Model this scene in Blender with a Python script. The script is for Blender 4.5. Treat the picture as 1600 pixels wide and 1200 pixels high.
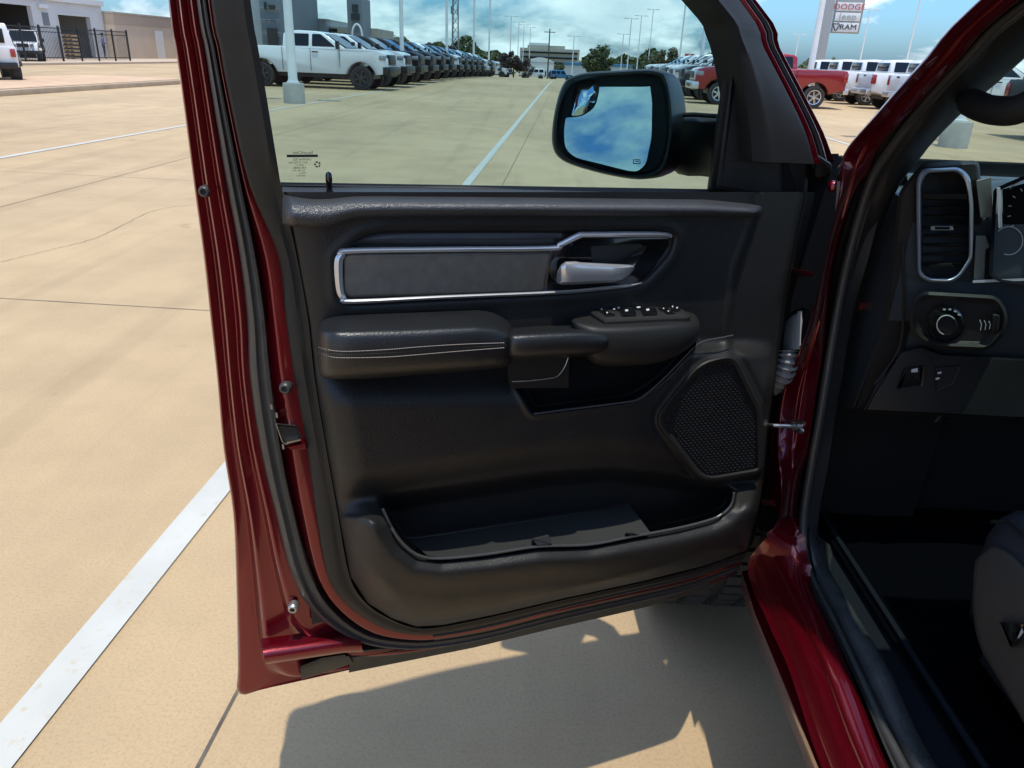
import bpy, bmesh, math, random
import numpy as np
from mathutils import Vector, Matrix

for _o in list(bpy.data.objects):
    bpy.data.objects.remove(_o)
SC = bpy.context.scene
COL = SC.collection

# ------------------------------------------------------------------ camera
F = 1180.0                       # focal length in pixels of a 1600 px wide frame
PITCH = math.atan((600 - 87) / F)
ROLL = 0.04
CAMZ = 1.5
cam_p = np.array([0.0, 0.0, CAMZ])
fw = np.array([0, math.cos(PITCH), -math.sin(PITCH)])
up0 = np.array([0, math.sin(PITCH), math.cos(PITCH)])
rv = np.array([1.0, 0, 0]) + ROLL * up0
rv /= np.linalg.norm(rv)
upv = np.cross(rv, fw)
cd = bpy.data.cameras.new('camera')
co = bpy.data.objects.new('camera', cd)
COL.objects.link(co)
cd.sensor_width = 36
cd.lens = F / 1600 * 36
cd.clip_start = 0.02
cd.clip_end = 4000
co.matrix_world = Matrix([[rv[0], upv[0], -fw[0], 0], [rv[1], upv[1], -fw[1], 0], [rv[2], upv[2], -fw[2], CAMZ], [0, 0, 0, 1]])
SC.camera = co

# ------------------------------------------------------------------ light
SUNV = np.array([0.04, -0.185, 1.0])
SUNV /= np.linalg.norm(SUNV)
SUN_EL = math.asin(SUNV[2])
SUN_AZ = math.atan2(SUNV[0], SUNV[1])
world = bpy.data.worlds.new('World')
SC.world = world
world.use_nodes = True
wn, wl = world.node_tree.nodes, world.node_tree.links
wn.clear()
w_out = wn.new('ShaderNodeOutputWorld')
w_bg = wn.new('ShaderNodeBackground')
sky = wn.new('ShaderNodeTexSky')
sky.sky_type = 'NISHITA'
sky.sun_disc = False
sky.sun_elevation = SUN_EL
sky.sun_rotation = SUN_AZ
sky.altitude = 100
sky.air_density = 1.0
sky.dust_density = 1.7
sky.ozone_density = 1.5
w_bg.inputs['Strength'].default_value = 0.15
tc = wn.new('ShaderNodeTexCoord')
sep = wn.new('ShaderNodeSeparateXYZ')
wl.new(tc.outputs['Generated'], sep.inputs[0])
def wmath(op, a, b=None, c=None):
    n = wn.new('ShaderNodeMath'); n.operation = op
    for i, v in enumerate((a, b, c)):
        if v is None: continue
        if isinstance(v, (int, float)): n.inputs[i].default_value = v
        else: wl.new(v, n.inputs[i])
    return n.outputs[0]
cmb = wn.new('ShaderNodeMapping')
cmb.inputs['Location'].default_value = (-1.3, 0.8, 1.1)
cmb.inputs['Scale'].default_value = (1.0, 1.0, 2.3)
wl.new(tc.outputs['Generated'], cmb.inputs[0])
cn = wn.new('ShaderNodeTexNoise')
cn.inputs['Scale'].default_value = 4.2
cn.inputs['Detail'].default_value = 9
cn.inputs['Roughness'].default_value = 0.56
cn.inputs['Distortion'].default_value = 0.25
wl.new(cmb.outputs[0], cn.inputs['Vector'])
cr = wn.new('ShaderNodeValToRGB')
cr.color_ramp.elements[0].position = 0.50
cr.color_ramp.elements[0].color = (0, 0, 0, 1)
cr.color_ramp.elements[1].position = 0.60
cr.color_ramp.elements[1].color = (0.9, 0.9, 0.9, 1)
wl.new(cn.outputs['Fac'], cr.inputs[0])
cn2 = wn.new('ShaderNodeTexNoise')
cn2.inputs['Scale'].default_value = 9.0
cn2.inputs['Detail'].default_value = 5
wl.new(cmb.outputs[0], cn2.inputs['Vector'])
ccol = wn.new('ShaderNodeValToRGB')
ccol.color_ramp.elements[0].position = 0.35
ccol.color_ramp.elements[0].color = (5.2, 5.7, 6.2, 1)
ccol.color_ramp.elements[1].position = 0.65
ccol.color_ramp.elements[1].color = (7.4, 7.6, 7.8, 1)
wl.new(cn2.outputs['Fac'], ccol.inputs[0])
wmix = wn.new('ShaderNodeMixRGB')
wl.new(cr.outputs[0], wmix.inputs[0])
wtint = wn.new('ShaderNodeMixRGB'); wtint.blend_type = 'MULTIPLY'; wtint.inputs[0].default_value = 1
wtint.inputs[2].default_value = (0.47, 0.78, 1.12, 1)
wl.new(sky.outputs[0], wtint.inputs[1])
wl.new(wtint.outputs[0], wmix.inputs[1])
wl.new(ccol.outputs[0], wmix.inputs[2])
wl.new(wmix.outputs[0], w_bg.inputs[0])
wl.new(w_bg.outputs[0], w_out.inputs[0])

sd = bpy.data.lights.new('sun', 'SUN')
so = bpy.data.objects.new('sun', sd)
COL.objects.link(so)
sd.energy = 2.8
sd.angle = math.radians(0.53)
sd.color = (1.0, 0.93, 0.80)
so.rotation_euler = Vector(SUNV).to_track_quat('Z', 'Y').to_euler()
so.location = (0, -5, 30)

SC.view_settings.view_transform = 'Standard'
SC.view_settings.look = 'None'
SC.view_settings.exposure = 0.58
SC.view_settings.gamma = 1.0
SC.cycles.max_bounces = 10
SC.cycles.transparent_max_bounces = 24
SC.cycles.caustics_reflective = False
SC.cycles.caustics_refractive = False
SC.cycles.use_denoising = True

# ------------------------------------------------------------------ pixel -> space helpers (points on real planes)
def ray(x, y):
    return fw + rv * ((x - 800) / F) - upv * ((y - 600) / F)
def on_plane(x, y, p0, n):
    r = ray(x, y)
    n = np.asarray(n, float)
    return cam_p + r * (np.dot(np.asarray(p0, float) - cam_p, n) / np.dot(r, n))
def gnd(x, y, z=0.0):
    return on_plane(x, y, (0, 0, z), (0, 0, 1))
LA = math.radians(3.1)           # the car park's rows run 3.1 degrees off the camera's heading
LX = np.array([math.cos(LA), -math.sin(LA)])
LY = np.array([math.sin(LA), math.cos(LA)])
def ground_z(x, y):
    t = np.clip((np.asarray(y, float) - 45) / 105, 0, 1)
    lat = np.clip((np.asarray(x, float) + 26) / 12, 0, 1)
    return -2.6 * t ** 1.5 * lat
def lot(x, y):
    p = LX * x + LY * y
    return (float(p[0]), float(p[1]), float(ground_z(p[0], p[1])))
def azpt(px, dist):
    """point on the ground at a bearing (image column at the horizon) and a distance"""
    r = ray(px, 87 + 0.04 * (px - 800))
    h = np.array([r[0], r[1]]) / r[1]
    return (float(h[0] * dist), float(dist), float(ground_z(h[0] * dist, dist)))

# ------------------------------------------------------------------ mesh helpers
class MB:
    def __init__(s): s.v = []; s.f = []; s.m = []; s.cur = 0
    def add(s, vs, fs):
        o = len(s.v)
        s.v += [tuple(float(c) for c in v) for v in vs]
        for f in fs:
            s.f.append(tuple(i + o for i in f)); s.m.append(s.cur)
        return s
    def box(s, c, d, rot=None):
        hx, hy, hz = d[0] / 2, d[1] / 2, d[2] / 2
        vs = [(x, y, z) for z in (-hz, hz) for y in (-hy, hy) for x in (-hx, hx)]
        if rot is not None: vs = [tuple(rot @ Vector(v)) for v in vs]
        vs = [(v[0] + c[0], v[1] + c[1], v[2] + c[2]) for v in vs]
        return s.add(vs, [(0, 2, 3, 1), (4, 5, 7, 6), (0, 1, 5, 4), (2, 6, 7, 3), (0, 4, 6, 2), (1, 3, 7, 5)])
    def loft(s, rings, closed=False, cap0=False, cap1=False):
        n = len(rings[0]); vs = [p for r in rings for p in r]; fs = []
        for i in range(len(rings) - 1):
            for j in range(n if closed else n - 1):
                k = (j + 1) % n
                fs.append((i * n + j, i * n + k, (i + 1) * n + k, (i + 1) * n + j))
        if cap0: fs.append(tuple(range(n - 1, -1, -1)))
        if cap1: fs.append(tuple((len(rings) - 1) * n + j for j in range(n)))
        return s.add(vs, fs)
    def tube(s, path, r, n=8, cap=True):
        P = [np.asarray(p, float) for p in path]; rings = []
        rr = r if hasattr(r, '__len__') else [r] * len(P)
        prev = None
        for i, p in enumerate(P):
            t = P[min(i + 1, len(P) - 1)] - P[max(i - 1, 0)]
            t = t / (np.linalg.norm(t) + 1e-12)
            if prev is None:
                a = np.array([0, 0, 1.0]) if abs(t[2]) < .9 else np.array([1.0, 0, 0])
            else: a = prev
            b = np.cross(t, a); b /= np.linalg.norm(b); a = np.cross(b, t); prev = a
            rings.append([p + rr[i] * (math.cos(q) * a + math.sin(q) * b) for q in np.linspace(0, 2 * math.pi, n, endpoint=False)])
        return s.loft(rings, True, cap, cap)
    def lathe(s, prof, c, axis='z', n=24, cap=False):
        rings = []
        for r, h in prof:
            ring = []
            for q in np.linspace(0, 2 * math.pi, n, endpoint=False):
                a, b = r * math.cos(q), r * math.sin(q)
                ring.append({'z': (c[0] + a, c[1] + b, c[2] + h), 'y': (c[0] + a, c[1] + h, c[2] + b), 'x': (c[0] + h, c[1] + a, c[2] + b)}[axis])
            rings.append(ring)
        return s.loft(rings, True, cap, cap)
    def build(s, name, mat, parent=None, smooth=False, local=False, sharp=35, bevel=0, recalc=True):
        me = bpy.data.meshes.new(name)
        me.from_pydata(s.v, [], s.f)
        mats = mat if isinstance(mat, (list, tuple)) else [mat]
        for m in mats: me.materials.append(m)
        if len(mats) > 1: me.polygons.foreach_set('material_index', s.m)
        if recalc or bevel:
            bm = bmesh.new(); bm.from_mesh(me)
            if bevel:
                bmesh.ops.remove_doubles(bm, verts=bm.verts, dist=1e-5)
                bmesh.ops.recalc_face_normals(bm, faces=bm.faces)
                es = [e for e in bm.edges if len(e.link_faces) == 2 and e.calc_face_angle(0) > 0.5]
                bmesh.ops.bevel(bm, geom=es, offset=bevel, segments=2, profile=0.6, affect='EDGES', clamp_overlap=True)
            bmesh.ops.recalc_face_normals(bm, faces=bm.faces)
            bm.to_mesh(me); bm.free()
        if smooth or bevel:
            me.polygons.foreach_set('use_smooth', [True] * len(me.polygons))
            try: me.set_sharp_from_angle(angle=math.radians(sharp))
            except Exception: pass
        o = bpy.data.objects.new(name, me)
        COL.objects.link(o)
        if parent is not None:
            o.parent = parent
            if not local: o.matrix_parent_inverse = root_inverse(parent)
        return o

_RI = {}
def root_inverse(p):
    return _RI.get(p.name, Matrix.Identity(4))
def empty(name, loc, label, cat, group=None, rz=0.0):
    o = bpy.data.objects.new(name, None)
    o.empty_display_size = 0.1
    COL.objects.link(o)
    o.location = loc; o.rotation_euler = (0, 0, rz)
    tag(o, label, cat, group)
    _RI[o.name] = (Matrix.Translation(Vector(loc)) @ Matrix.Rotation(rz, 4, 'Z')).inverted()
    return o
def tag(o, label=None, cat=None, group=None, kind=None):
    if label: o['label'] = label
    if cat: o['category'] = cat
    if group: o['group'] = group
    if kind: o['kind'] = kind
    return o
def copy_tree(o, parent=None):
    c = o.copy(); COL.objects.link(c)
    if parent is not None:
        c.parent = parent; c.matrix_parent_inverse = o.matrix_parent_inverse.copy()
    for ch in o.children: copy_tree(ch, c)
    return c
def text_obj(name, s, size, mat, mtx, parent=None, depth=0.0, align='CENTER'):
    cu = bpy.data.curves.new('t', 'FONT'); cu.body = s; cu.size = size; cu.align_x = align; cu.align_y = 'CENTER'; cu.extrude = depth
    to = bpy.data.objects.new('t', cu); COL.objects.link(to)
    me = bpy.data.meshes.new_from_object(to.evaluated_get(bpy.context.evaluated_depsgraph_get()))
    bpy.data.objects.remove(to); bpy.data.curves.remove(cu)
    me.transform(mtx); me.materials.clear(); me.materials.append(mat)
    o = bpy.data.objects.new(name, me); COL.objects.link(o)
    if parent is not None:
        o.parent = parent; o.matrix_parent_inverse = root_inverse(parent)
    return o

def smooth_poly(pts, n=4, closed=True):
    """Catmull-Rom"""
    P = [np.asarray(p, float) for p in pts]; out = []; N = len(P)
    for i in range(N if closed else N - 1):
        if closed: a, b, c, d = P[i - 1], P[i], P[(i + 1) % N], P[(i + 2) % N]
        else: a, b, c, d = P[max(i - 1, 0)], P[i], P[i + 1], P[min(i + 2, N - 1)]
        for k in range(n):
            t = k / n
            out.append(.5 * ((2 * b) + (c - a) * t + (2 * a - 5 * b + 4 * c - d) * t * t + (3 * b - a - 3 * c + d) * t ** 3))
    if not closed: out.append(P[-1])
    return out
def round_poly(pts, it=2, f=.25):
    P = [np.asarray(p, float) for p in pts]
    for _ in range(it):
        Q = []
        for i in range(len(P)):
            a, b = P[i], P[(i + 1) % len(P)]
            Q += [a * (1 - f) + b * f, a * f + b * (1 - f)]
        P = Q
    return P
def corner_poly(pts, r, n=4):
    """closed 2-D polygon with every corner rounded by r (px)"""
    P = [np.asarray(p, float) for p in pts]; out = []
    for i in range(len(P)):
        a, b, c = P[i - 1], P[i], P[(i + 1) % len(P)]
        rr = r[i] if hasattr(r, '__len__') else r
        d1 = a - b; d2 = c - b; l1 = np.linalg.norm(d1); l2 = np.linalg.norm(d2)
        q = min(rr, l1 * .45, l2 * .45)
        s, e = b + d1 / l1 * q, b + d2 / l2 * q
        for k in range(n + 1):
            t = k / n
            out.append((1 - t) ** 2 * s + 2 * t * (1 - t) * b + t * t * e)
    return out
def inset_poly(P, d):
    P = [np.asarray(p, float) for p in P]; n = len(P)
    area = sum(P[i][0] * P[(i + 1) % n][1] - P[(i + 1) % n][0] * P[i][1] for i in range(n))
    sg = 1 if area > 0 else -1
    out = []
    for i in range(n):
        t = P[(i + 1) % n] - P[i - 1]
        t = t / (np.linalg.norm(t) + 1e-9)
        out.append(P[i] + d * sg * np.array([-t[1], t[0]]))
    return out
def sm(x, a, b):
    t = np.clip((np.asarray(x, float) - a) / (b - a), 0, 1)
    return t * t * (3 - 2 * t)
def lerp(a, b, t): return a + (b - a) * t
def sdf(X, Y, poly):
    """signed distance to a closed polygon, negative inside"""
    P = np.asarray(poly, float); d = np.full(X.shape, 1e18); ins = np.zeros(X.shape, bool)
    for i in range(len(P)):
        ax, ay = P[i]; bx, by = P[(i + 1) % len(P)]
        ex, ey = bx - ax, by - ay
        t = np.clip(((X - ax) * ex + (Y - ay) * ey) / (ex * ex + ey * ey + 1e-12), 0, 1)
        d = np.minimum(d, (X - ax - t * ex) ** 2 + (Y - ay - t * ey) ** 2)
        c = ((ay > Y) != (by > Y)) & (X < (bx - ax) * (Y - ay) / (by - ay + 1e-12) + ax)
        ins ^= c
    d = np.sqrt(d)
    return np.where(ins, -d, d)

# ------------------------------------------------------------------ materials
def mat(name, col, rough=.5, metal=0., coat=0., coat_rough=.03, spec=.5, bump=None, var=None, rvar=None, emit=None, dist=.002, aniso=None):
    m = bpy.data.materials.new(name); m.use_nodes = True
    n, l = m.node_tree.nodes, m.node_tree.links
    b = n['Principled BSDF']
    b.inputs['Base Color'].default_value = (*col, 1)
    b.inputs['Roughness'].default_value = rough
    b.inputs['Metallic'].default_value = metal
    b.inputs['Coat Weight'].default_value = coat
    b.inputs['Coat Roughness'].default_value = coat_rough
    b.inputs['Specular IOR Level'].default_value = spec
    t = n.new('ShaderNodeTexCoord')
    if var:                                    # (scale, amount) soft blotches of the thing's own colour
        ns = n.new('ShaderNodeTexNoise'); ns.inputs['Scale'].default_value = var[0]; ns.inputs['Detail'].default_value = 6
        l.new(t.outputs['Object'], ns.inputs['Vector'])
        mr = n.new('ShaderNodeMapRange'); mr.inputs[1].default_value = .3; mr.inputs[2].default_value = .7
        mr.inputs[3].default_value = 1 - var[1]; mr.inputs[4].default_value = 1 + var[1]
        l.new(ns.outputs['Fac'], mr.inputs[0])
        mx = n.new('ShaderNodeVectorMath'); mx.operation = 'SCALE'; mx.inputs[0].default_value = col
        l.new(mr.outputs[0], mx.inputs['Scale']); l.new(mx.outputs[0], b.inputs['Base Color'])
    if rvar:
        ns = n.new('ShaderNodeTexNoise'); ns.inputs['Scale'].default_value = rvar[0]; ns.inputs['Detail'].default_value = 5
        l.new(t.outputs['Object'], ns.inputs['Vector'])
        mr = n.new('ShaderNodeMapRange'); mr.inputs[1].default_value = .3; mr.inputs[2].default_value = .7
        mr.inputs[3].default_value = rough - rvar[1]; mr.inputs[4].default_value = rough + rvar[1]
        l.new(ns.outputs['Fac'], mr.inputs[0]); l.new(mr.outputs[0], b.inputs['Roughness'])
    if bump:                                   # (kind, scale, strength)
        if bump[0] == 'voronoi':
            ns = n.new('ShaderNodeTexVoronoi'); out = ns.outputs['Distance']
        else:
            ns = n.new('ShaderNodeTexNoise'); ns.inputs['Detail'].default_value = 4; out = ns.outputs['Fac']
        ns.inputs['Scale'].default_value = bump[1]
        l.new(t.outputs['Object'], ns.inputs['Vector'])
        bp = n.new('ShaderNodeBump'); bp.inputs['Strength'].default_value = bump[2]; bp.inputs['Distance'].default_value = dist
        l.new(out, bp.inputs['Height']); l.new(bp.outputs[0], b.inputs['Normal'])
    if emit:
        b.inputs['Emission Color'].default_value = (*col, 1); b.inputs['Emission Strength'].default_value = emit
    return m
def glass(name, tint, f0=.035, f1=.7):
    m = bpy.data.materials.new(name); m.use_nodes = True
    n, l = m.node_tree.nodes, m.node_tree.links; n.clear()
    o = n.new('ShaderNodeOutputMaterial'); mx = n.new('ShaderNodeMixShader')
    lw = n.new('ShaderNodeLayerWeight'); lw.inputs[0].default_value = .5
    pw = n.new('ShaderNodeMath'); pw.operation = 'POWER'; pw.inputs[1].default_value = 5
    mr = n.new('ShaderNodeMapRange'); mr.inputs[3].default_value = f0; mr.inputs[4].default_value = f1
    l.new(lw.outputs['Facing'], pw.inputs[0]); l.new(pw.outputs[0], mr.inputs[0])
    tr = n.new('ShaderNodeBsdfTransparent'); tr.inputs[0].default_value = (*tint, 1)
    g = n.new('ShaderNodeBsdfGlossy'); g.inputs['Roughness'].default_value = 0
    l.new(mr.outputs[0], mx.inputs[0]); l.new(tr.outputs[0], mx.inputs[1]); l.new(g.outputs[0], mx.inputs[2]); l.new(mx.outputs[0], o.inputs[0])
    return m

M = {}
M['red'] = mat('ruby_red_paint', (.145, .002, .009), .25, .62, .9, .008, bump=('noise', 900, .03))
M['red2'] = mat('bright_red_paint', (.28, .008, .015), .3, .3, 1.0, .03)
M['plastic'] = mat('black_grained_plastic', (.0135, .0133, .0128), .42, 0, 0, spec=.34, bump=('voronoi', 520, .5), rvar=(14, .07), dist=.0008)
M['plastic2'] = mat('charcoal_trim_plastic', (.0125, .0125, .012), .5, spec=.3, bump=('voronoi', 700, .25), rvar=(10, .06), dist=.0006)
M['leather'] = mat('black_soft_touch_vinyl', (.030, .032, .036), .40, spec=.6, bump=('voronoi', 460, .5), dist=.0012, rvar=(20, .06))
M['armpad'] = mat('black_armrest_vinyl', (.011, .012, .013), .34, bump=('voronoi', 520, .4), dist=.0008, rvar=(12, .05))
M['fabric'] = mat('dark_grey_insert_vinyl', (.150, .134, .110), .75, spec=.2, bump=('noise', 900, .5), dist=.0008, var=(60, .12))
M['gloss'] = mat('gloss_black', (.006, .006, .006), .12, coat=.6)
M['grain'] = mat('dark_grained_applique', (.013, .012, .012), .34, coat=.2, var=(30, .5), bump=('noise', 60, .15))
M['chrome'] = mat('satin_chrome', (.62, .63, .65), .30, .75, bump=('noise', 900, .04))
M['steel'] = mat('bare_steel', (.42, .42, .42), .32, 1.0, rvar=(60, .1))
M['rubber'] = mat('black_rubber_seal', (.018, .018, .017), .55, bump=('noise', 400, .2), rvar=(20, .08))
M['rubber_g'] = mat('worn_grey_rubber', (.035, .035, .034), .42, rvar=(40, .12), bump=('noise', 150, .25))
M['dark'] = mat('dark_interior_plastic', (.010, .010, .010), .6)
M['dash'] = mat('dash_soft_plastic', (.032, .039, .044), .45, bump=('voronoi', 600, .3), dist=.0006)
M['dash_b'] = mat('dash_lower_plastic', (.017, .016, .0145), .42, bump=('voronoi', 800, .2), dist=.0006)
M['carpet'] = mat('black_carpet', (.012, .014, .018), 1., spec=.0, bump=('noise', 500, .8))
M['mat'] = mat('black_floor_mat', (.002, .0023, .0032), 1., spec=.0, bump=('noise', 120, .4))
M['seat'] = mat('black_seat_leather', (.024, .027, .034), .45, bump=('voronoi', 420, .4), dist=.0008)
M['seat_p'] = mat('taupe_seat_plastic', (.046, .042, .037), .5, bump=('voronoi', 700, .25), dist=.0006)
M['white_p'] = mat('white_print', (.5, .52, .54), .5)
M['thread'] = mat('silver_thread', (.36, .32, .29), .7)
M['mesh'] = mat('speaker_mesh_black', (.016, .016, .019), .38)
M['boot'] = mat('grey_rubber_boot', (.16, .165, .17), .5)
M['kerb'] = mat('tan_kerb_concrete', (.40, .31, .215), .85, var=(2, .12), bump=('noise', 40, .3))
M['lip'] = mat('lip_glint_plastic', (.05, .052, .054), .26)  # paler than the panel to paint in the sun glint on edges
M['tray'] = mat('sunlit_tray_grey', (.024, .026, .026), .6, bump=('noise', 300, .3))  # lightened grey painted in place of sunlight on the pocket floor
M['bolt'] = mat('zinc_bolt', (.45, .45, .44), .35, .9)
M['grey_plug'] = mat('pale_grey_connector', (.42, .43, .44), .5)
M['mirror'] = mat('mirror_silver', (.66, .74, .74), .0, 1.0)
M['mirror2'] = mat('convex_mirror_silver', (.9, .92, .94), .0, 1.0)
M['tglass'] = glass('tinted_door_glass', (.68, .80, .805), .02)
M['wglass'] = glass('windscreen_glass', (.80, .90, .88), .03)
M['tyre'] = mat('tyre_rubber', (.030, .030, .030), .75, bump=('noise', 90, .3))
M['vglass'] = mat('dark_vehicle_glass', (.010, .013, .015), .06, spec=.35)
M['vblack'] = mat('black_vehicle_trim', (.012, .012, .012), .4)
M['alloy'] = mat('polished_alloy', (.6, .6, .62), .2, 1.0)
M['blackwheel'] = mat('black_wheel_paint', (.015, .015, .015), .3, coat=.5)
M['lamp_w'] = mat('clear_headlamp', (.30, .31, .33), .15, .4, coat=.5)
M['lamp_r'] = mat('red_tail_lamp', (.30, .008, .01), .2, coat=1)
M['white'] = mat('white_vehicle_paint', (.74, .75, .76), .35, 0, .8)
M['black'] = mat('black_vehicle_paint', (.006, .007, .008), .45, 0, .08, spec=.25)
M['navy'] = mat('dark_blue_vehicle_paint', (.007, .011, .018), .45, .1, .08, spec=.25)
M['grey'] = mat('grey_vehicle_paint', (.045, .052, .054), .4, .3, .15)
M['silver'] = mat('silver_vehicle_paint', (.38, .39, .40), .3, .6, 1)
M['blue'] = mat('blue_vehicle_paint', (.02, .15, .32), .3, .2, 1)
M['pole'] = mat('white_pole_paint', (.66, .67, .66), .45, var=(2, .06))
M['conc'] = mat('grey_concrete', (.36, .35, .32), .85, var=(3, .15), bump=('noise', 40, .3))
M['wall_tan'] = mat('tan_stucco_wall', (.54, .44, .34), .85, var=(.6, .05), bump=('noise', 60, .2))
M['wall_tan2'] = mat('brown_stucco_band', (.43, .34, .26), .85, var=(.6, .05))
M['wall_grey'] = mat('pale_grey_panel_wall', (.60, .61, .61), .6, var=(.5, .05))
M['wall_dgrey'] = mat('slate_grey_panel_wall', (.17, .19, .21), .5, var=(.5, .06))
M['wall_white'] = mat('white_metal_wall', (.62, .63, .63), .6, var=(.4, .04))
M['wall_beige'] = mat('beige_stone_wall', (.40, .37, .31), .8, var=(.3, .08))
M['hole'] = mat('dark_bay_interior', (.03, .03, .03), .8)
M['fence'] = mat('black_fence_paint', (.018, .018, .020), .5)
M['line'] = mat('white_road_paint', (.46, .45, .405), .7, var=(4, .07), bump=('noise', 300, .3))
def worn_paint():
    m = M['line']; n, l = m.node_tree.nodes, m.node_tree.links; b = n['Principled BSDF']
    src = b.inputs['Base Color'].links[0].from_socket
    t = n.new('ShaderNodeTexCoord'); ns = n.new('ShaderNodeTexNoise'); ns.inputs['Scale'].default_value = 22; ns.inputs['Detail'].default_value = 8; ns.inputs['Roughness'].default_value = .75
    l.new(t.outputs['Object'], ns.inputs['Vector'])
    r = n.new('ShaderNodeValToRGB'); r.color_ramp.elements[0].position = .33; r.color_ramp.elements[1].position = .43
    l.new(ns.outputs['Fac'], r.inputs[0])
    x = n.new('ShaderNodeMixRGB'); x.inputs[1].default_value = (.44, .36, .25, 1); l.new(r.outputs[0], x.inputs[0]); l.new(src, x.inputs[2]); l.new(x.outputs[0], b.inputs['Base Color'])
worn_paint()
M['joint'] = mat('dark_joint_sealant', (.10, .085, .07), .9, var=(20, .4))
M['bark'] = mat('bark', (.09, .07, .05), .9)
M['wood'] = mat('pallet_wood', (.50, .38, .22), .8, var=(5, .15))
M['skin'] = mat('skin', (.42, .25, .18), .6)
M['shirt'] = mat('blue_shirt', (.16, .17, .34), .8)
M['pants'] = mat('navy_trousers', (.03, .035, .06), .8)
M['sign_w'] = mat('white_sign_face', (.66, .68, .69), .4)
M['sign_g'] = mat('grey_sign_frame', (.36, .38, .40), .4, .3)
M['sign_red'] = mat('red_sign_face', (.42, .02, .03), .5)
M['letter_r'] = mat('red_letters', (.50, .10, .10), .5)
M['letter_d'] = mat('black_letters', (.02, .025, .03), .5)
M['letter_g'] = mat('grey_green_letters', (.36, .40, .38), .5)

def concrete_ground():
    m = bpy.data.materials.new('tan_concrete'); m.use_nodes = True
    n, l = m.node_tree.nodes, m.node_tree.links; b = n['Principled BSDF']
    t = n.new('ShaderNodeTexCoord')
    def noise(scale, det, rough=.55, vec=None):
        a = n.new('ShaderNodeTexNoise'); a.inputs['Scale'].default_value = scale; a.inputs['Detail'].default_value = det; a.inputs['Roughness'].default_value = rough
        l.new(vec or t.outputs['Object'], a.inputs['Vector']); return a.outputs['Fac']
    def ramp(f, stops):
        r = n.new('ShaderNodeValToRGB'); e = r.color_ramp.elements
        while len(e) < len(stops): e.new(.5)
        for q, (p, c) in zip(e, stops): q.position = p; q.color = c if len(c) == 4 else (*c, 1)
        l.new(f, r.inputs[0]); return r.outputs[0]
    def mul(a, c, fac=1.0):
        x = n.new('ShaderNodeMixRGB'); x.blend_type = 'MULTIPLY'; x.inputs[0].default_value = fac
        l.new(a, x.inputs[1]); l.new(c, x.inputs[2]); return x.outputs[0]
    mp = n.new('ShaderNodeMapping'); mp.inputs['Scale'].default_value = (1, .28, 1); mp.inputs['Rotation'].default_value = (0, 0, 1.35)
    l.new(t.outputs['Object'], mp.inputs[0])
    base = ramp(noise(.13, 6), [(.3, (.378, .272, .157)), (.5, (.444, .322, .187)), (.72, (.496, .370, .222))])
    streak = ramp(noise(.55, 5, .6, mp.outputs[0]), [(.35, (.88, .88, .89)), (.6, (1.03, 1.03, 1.02))])
    blotch = ramp(noise(1.7, 7, .6), [(.3, (.88, .875, .87)), (.6, (1.04, 1.04, 1.04))])
    fine = ramp(noise(120, 3, .7), [(.34, (.72, .71, .70)), (.50, (1.0, 1.0, 1.0)), (.7, (1.08, 1.08, 1.08))])
    sp = n.new('ShaderNodeTexVoronoi'); sp.inputs['Scale'].default_value = 130; l.new(t.outputs['Object'], sp.inputs['Vector'])
    speck = ramp(sp.outputs['Distance'], [(.05, (.55, .52, .5)), (.16, (1, 1, 1))])
    mp2 = n.new('ShaderNodeMapping'); mp2.inputs['Scale'].default_value = (3.2, .07, 1); mp2.inputs['Rotation'].default_value = (0, 0, .05)
    l.new(t.outputs['Object'], mp2.inputs[0])
    track = ramp(noise(.8, 4, .55, mp2.outputs[0]), [(.36, (.80, .80, .80)), (.46, (1, 1, 1))])
    drip = ramp(noise(2.6, 3, .5), [(.24, (.62, .60, .58)), (.31, (1, 1, 1))])
    c = mul(mul(mul(mul(mul(mul(base, streak), blotch, .9), fine, .55), speck, .35), track, .45), drip, .6)
    l.new(c, b.inputs['Base Color'])
    b.inputs['Roughness'].default_value = .82
    b.inputs['Specular IOR Level'].default_value = .3
    bp = n.new('ShaderNodeBump'); bp.inputs['Strength'].default_value = .35; bp.inputs['Distance'].default_value = .002
    l.new(noise(160, 4), bp.inputs['Height']); l.new(bp.outputs[0], b.inputs['Normal'])
    return m
M['ground'] = concrete_ground()
M['dirt'] = mat('dry_grass_dirt', (.50, .34, .22), .95, var=(1.5, .12), bump=('noise', 30, .5))
def leafmat(name, a, c):
    m = mat(name, a, .6)
    n, l = m.node_tree.nodes, m.node_tree.links
    t = n.new('ShaderNodeTexCoord'); ns = n.new('ShaderNodeTexNoise'); ns.inputs['Scale'].default_value = .9; ns.inputs['Detail'].default_value = 5
    l.new(t.outputs['Object'], ns.inputs['Vector'])
    r = n.new('ShaderNodeValToRGB'); r.color_ramp.elements[0].position = .38; r.color_ramp.elements[0].color = (*a, 1)
    r.color_ramp.elements[1].position = .62; r.color_ramp.elements[1].color = (*c, 1)
    l.new(ns.outputs['Fac'], r.inputs[0]); l.new(r.outputs[0], n['Principled BSDF'].inputs['Base Color'])
    return m
M['leaf'] = leafmat('green_leaves', (.035, .055, .015), (.09, .11, .03))
M['leaf_p'] = leafmat('purple_leaves', (.028, .016, .015), (.05, .024, .02))
M['leaf_o'] = leafmat('olive_brown_leaves', (.05, .055, .02), (.10, .085, .035))

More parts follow.
